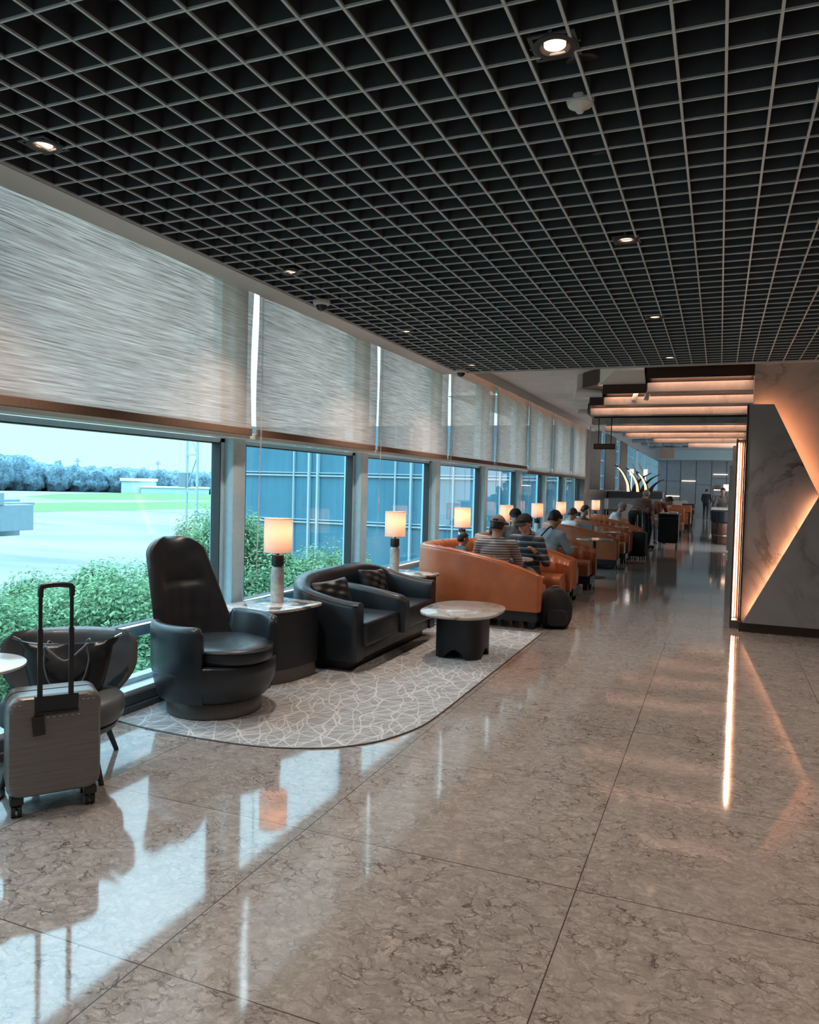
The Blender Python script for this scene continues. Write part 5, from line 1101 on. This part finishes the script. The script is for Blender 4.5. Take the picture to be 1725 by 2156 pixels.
# far treeline: one crown after another on the horizon
rr = random.Random(11)
def crown(c, r, n=3):
    b = BM()
    q = bmesh.ops.create_icosphere(b, subdivisions=n, radius=1)
    for v in b.verts:
        p = v.co.copy(); d = noise.fractal(p * 2.3 + Vector(c) * .01, 1., 2., 3) * .42 + noise.noise(p * 5 + Vector(c) * .37) * .16; v.co = Vector((p.x * r[0], p.y * r[1], p.z * r[2])) * (1 + d)
    for v in b.verts: v.co += Vector(c)
    return b
hs = [22, 25, 17, 15, 15, 16, 18, 18, 17, 17, 16, 15, 14, 14, 13, 13, 12, 12]
tl = 0
for k in range(56):
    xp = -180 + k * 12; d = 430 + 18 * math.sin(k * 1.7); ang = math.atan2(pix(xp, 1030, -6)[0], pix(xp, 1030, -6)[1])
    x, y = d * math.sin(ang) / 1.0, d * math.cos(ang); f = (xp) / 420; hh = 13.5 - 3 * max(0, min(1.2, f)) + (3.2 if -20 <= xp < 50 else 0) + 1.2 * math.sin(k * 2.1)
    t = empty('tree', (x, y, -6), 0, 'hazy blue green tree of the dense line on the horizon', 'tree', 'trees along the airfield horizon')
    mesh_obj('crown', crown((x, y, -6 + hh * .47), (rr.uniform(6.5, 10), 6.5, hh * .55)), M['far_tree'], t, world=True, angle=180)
    b = BM(); cyl(b, (x, y, -6), (x, y, -6 + hh * .4), .5, .4, 8); mesh_obj('trunk', b, M['bark'], t, world=True)
b = BM(); px_, py_ = pix(300, 1000, -6)
def ondir(xp, d): a = math.atan2(pix(xp, 1030, -6)[0], pix(xp, 1030, -6)[1]); return d * math.sin(a), d * math.cos(a)
x, y = ondir(293, 400); t = empty('hangar', (x, y, -6), math.radians(38), 'low pale hangar with a white roof in the far trees', 'building'); b = BM(); box2(b, (-8, -4, 0), (8, 4, 6)); mesh_obj('wall', b, M['pale_panel'], t, smooth=False); b = BM(); box2(b, (-8.6, -4.6, 6), (8.6, 4.6, 7.4)); mesh_obj('roof', b, M['paper'], t, smooth=False)
x, y = ondir(370, 395); t = empty('hangar', (x, y, -6), math.radians(38), 'long low white building in front of the far trees, right of the hangar', 'building'); b = BM(); box2(b, (-16, -3, 0), (16, 3, 3)); mesh_obj('wall', b, M['pale_panel'], t, smooth=False); b = BM(); box2(b, (-16.4, -3.4, 3), (16.4, 3.4, 3.8)); mesh_obj('roof', b, M['paper'], t, smooth=False)
for xp, l in ((163, 'small radio mast standing above the horizon trees'), (332, 'thin antenna mast above the trees near the hangar')):
    x, y = ondir(xp, 424); t = empty('radio_mast', (x, y, -6), 0, l, 'mast'); b = BM(); cyl(b, (0, 0, 0), (0, 0, 15.5), .35, .2, 8); mesh_obj('pole', b, M['pipe'], t); b = BM(); box2(b, (-1.6, -.4, 15), (1.6, .4, 15.6)); box2(b, (-.5, -.4, 15.6), (.5, .4, 16.8)); mesh_obj('antenna_head', b, M['pipe'], t, smooth=False)
# leafy trees right outside
def leafy(c, r, n, label, seed, ls=.045):
    t = empty('tree', (c[0], c[1], -6), 0, label, 'tree', 'leafy trees outside the window'); q = random.Random(seed); b = BM()
    cl = []
    for k in range(38):
        a, e, f = q.uniform(0, 2 * PI), q.uniform(-.35, 1.35), q.uniform(.55, 1.0) ; cl.append((Vector((c[0] + r[0] * f * math.cos(a) * math.cos(e), c[1] + r[1] * f * math.sin(a) * math.cos(e), c[2] + r[2] * f * math.sin(e))), q.uniform(.35, .75)))
    n = int(n * 2.3)
    for k in range(n):
        cc, cr = cl[q.randrange(len(cl))]; d = Vector((q.gauss(0, 1), q.gauss(0, 1), q.gauss(0, .55))); d.normalize(); p = cc + d * cr * q.uniform(.7, 1.05)
        nrm = (d + Vector((q.gauss(0, .5), q.gauss(0, .5), .9))).normalized(); u = nrm.cross(Vector((q.gauss(0, 1), q.gauss(0, 1), q.gauss(0, 1)))).normalized(); v = nrm.cross(u); s = ls * q.uniform(.6, 1.3)
        vs = [b.verts.new(p + u * s), b.verts.new(p + v * s * .42), b.verts.new(p - u * s), b.verts.new(p - v * s * .42)]; b.faces.new(vs)
    mesh_obj('foliage', b, M['leaf'], t, world=True, smooth=False)
    b = BM(); tube(b, [(c[0], c[1], -6), (c[0] + .1, c[1], -4), (c[0], c[1] + .1, c[2] - .3)], [.2, .15, .08], 10)
    for cc, cr in cl[:22]: tube(b, [(c[0], c[1], c[2] - 1.8), tuple((Vector(c) + cc) / 2 + Vector((0, 0, -.35))), tuple(cc)], [.06, .035, .012], 6)
    mesh_obj('trunk', b, M['bark'], t, world=True)
leafy((-11.6, 7.9, -2.15), (2.6, 2.6, 1.75), 26000, 'leafy green tree filling the lower left of the airfield window', 1)
leafy((-9.6, 10.2, -1.6), (2.1, 2.1, 1.5), 22000, 'leafy green tree seen between trolley handle and tall armchair', 2)
leafy((-9.6, 13.6, -1.1), (1.5, 1.9, 1.75), 22000, 'tallest leafy tree reaching up beside the window column', 3)
leafy((-6.9, 8.2, -2.5), (1.9, 2.0, 1.4), 18000, 'low leafy tree close under the airfield window', 4)
leafy((-7.7, 13.9, -1.45), (1.7, 1.8, 1.35), 18000, 'leafy tree behind the first lamp, right of the window column', 5)
leafy((-13.6, 11.8, -2.6), (2.4, 2.4, 1.7), 18000, 'leafy tree standing farther back towards the apron', 6)
leafy((-7.6, 5.6, -2.9), (1.9, 1.9, 1.4), 14000, 'low leafy tree at the bottom of the far left window edge', 7)
# glass office wing facing us
t = empty('terminal_wing', (-10, 26, -6), 0, 'blue glass terminal wing with white mullions outside the windows', 'building')
b = BM(); box2(b, (-17.4, 24, -6), (-3.9, 24.3, 3.5)); mesh_obj('glass_facade', b, M['facade'], t, world=True, smooth=False)
b = BM(); z = -5.0
while z < 3.3: box2(b, (-17.4, 23.93, z), (-3.9, 24, z + .05)); box2(b, (-17.4, 23.93, z + .11), (-3.9, 24, z + .14)); z += 1.68
for x in (-17.35, -14.3, -11.9, -10.3, -8.2, -6.6, -5.1): box2(b, (x - .022, 23.9, -6), (x + .022, 24, 3.5))
for x in (-13.65, -13.3, -9.7, -5.9): box2(b, (x - .035, 23.85, -6), (x + .035, 24, 3.5))
mesh_obj('mullion_grid', b, M['mullion'], t, world=True, smooth=False)
b = BM(); box2(b, (-18.15, 24.4, -6), (-17.4, 30, 3.7)); mesh_obj('corner_cladding', b, M['pale_panel'], t, world=True, smooth=False)
b = BM()
for z in (-4.7, -3.05, -1.4, .25, 1.93, 3.6): box2(b, (-18.16, 24.38, z), (-17.38, 24.4, z + .04))
mesh_obj('panel_joints', b, M['alu'], t, world=True, smooth=False)
t = empty('lattice_mast', (-18.6, 23.6, -6), 0, 'pale steel lattice mast beside the terminal wing', 'mast')
b = BM()
for x in (-18.78, -18.3): cyl(b, (x, 23.6, -6), (x, 23.6, 7), .05, seg=8)
zz = -6
while zz < 7: cyl(b, (-18.78, 23.6, zz), (-18.3, 23.6, zz + 1.2), .03, seg=6); cyl(b, (-18.3, 23.6, zz + 1.2), (-18.78, 23.6, zz + 2.4), .03, seg=6); box2(b, (-18.8, 23.57, zz + 1.2), (-18.28, 23.63, zz + 1.26)); zz += 2.4
mesh_obj('lattice', b, M['mullion'], t, world=True)
b = BM(); box2(b, (-19.1, 23.5, 1.2), (-18.75, 23.8, 1.75)); mesh_obj('equipment_box', b, M['jet'], t, world=True, smooth=False, bevel=.01)
# jet bridge at the far left
t = empty('jet_bridge', (-36.5, 30, -6), 0, 'pale boarding bridge cabin with stairs on the apron at the far left', 'jet bridge')
b = BM(); box2(b, (-46, 28.5, -1.9), (-36.6, 31.5, .15)); box2(b, (-46, 28.2, -.15), (-35.8, 31.8, .0)); mesh_obj('tunnel', b, M['jet'], t, world=True, smooth=False, bevel=.03)
b = BM(); box2(b, (-35.9, 28.8, -1.5), (-35.0, 31.0, -.1)); box2(b, (-35.25, 28.8, -.1), (-34.95, 29.1, .55)); mesh_obj('service_platform', b, M['jet'], t, world=True, smooth=False, bevel=.02)
b = BM()
for x in (-36.0, -35.4, -34.9):
    for z in (-1.4,): cyl(b, (x, 28.7, -2.2), (x, 28.7, .1), .03, seg=6)
for z in (-1.9, -1.3, -.7, -.1): box2(b, (-36.1, 28.68, z), (-34.85, 28.72, z + .04))
mesh_obj('railing', b, M['alu'], t, world=True, smooth=False)
b = BM()
for x in (-35.45, -34.95): cyl(b, (x, 28.6, -6), (x, 28.6, -1.4), .035, seg=6)
z = -5.8
while z < -1.5: box2(b, (-35.45, 28.56, z), (-34.95, 28.64, z + .05)); z += .32
mesh_obj('ladder', b, M['alu'], t, world=True, smooth=False)
b = BM(); cyl(b, (-37.2, 29.5, -2), (-36.2, 29.5, -5.2), .22, .16, 10); cyl(b, (-38.4, 29.5, -5.2), (-38.4, 29.5, -2), .25, .25, 10); box2(b, (-38.8, 28.6, -6), (-36, 30.4, -5.2)); mesh_obj('support_leg', b, M['jet'], t, world=True)

# ------------------------------------------------------------------ world and daylight
W = bpy.data.worlds.new('world'); S.world = W; W.use_nodes = True; nt = W.node_tree; bg = nt.nodes['Background']
tc = nt.nodes.new('ShaderNodeTexCoord'); sp_ = nt.nodes.new('ShaderNodeSeparateXYZ'); nt.links.new(tc.outputs['Generated'], sp_.inputs[0])
rp = nt.nodes.new('ShaderNodeValToRGB'); cr = rp.color_ramp; cr.elements[0].position = .0; cr.elements[0].color = (.9, .98, 1, 1); cr.elements[1].position = 1.; cr.elements[1].color = (.86, .93, 1, 1)
nt.links.new(sp_.outputs[2], rp.inputs[0]); nt.links.new(rp.outputs[0], bg.inputs[0])
mr = nt.nodes.new('ShaderNodeMapRange'); mr.interpolation_type = 'SMOOTHSTEP'; mr.inputs['From Min'].default_value = 0.16; mr.inputs['From Max'].default_value = .95; mr.inputs['To Min'].default_value = .72; mr.inputs['To Max'].default_value = 4.6
nt.links.new(sp_.outputs[2], mr.inputs[0]); nt.links.new(mr.outputs[0], bg.inputs[1])

S.view_settings.view_transform = 'Standard'; S.view_settings.look = 'None'; S.view_settings.gamma = 1; S.view_settings.exposure = 1.15; S.view_settings.use_curve_mapping = False
S.cycles.use_denoising = True; S.cycles.max_bounces = 10; S.cycles.diffuse_bounces = 4; S.cycles.glossy_bounces = 5; S.cycles.transparent_max_bounces = 16; S.cycles.sample_clamp_indirect = 6
S.cycles.caustics_reflective = False; S.cycles.caustics_refractive = False
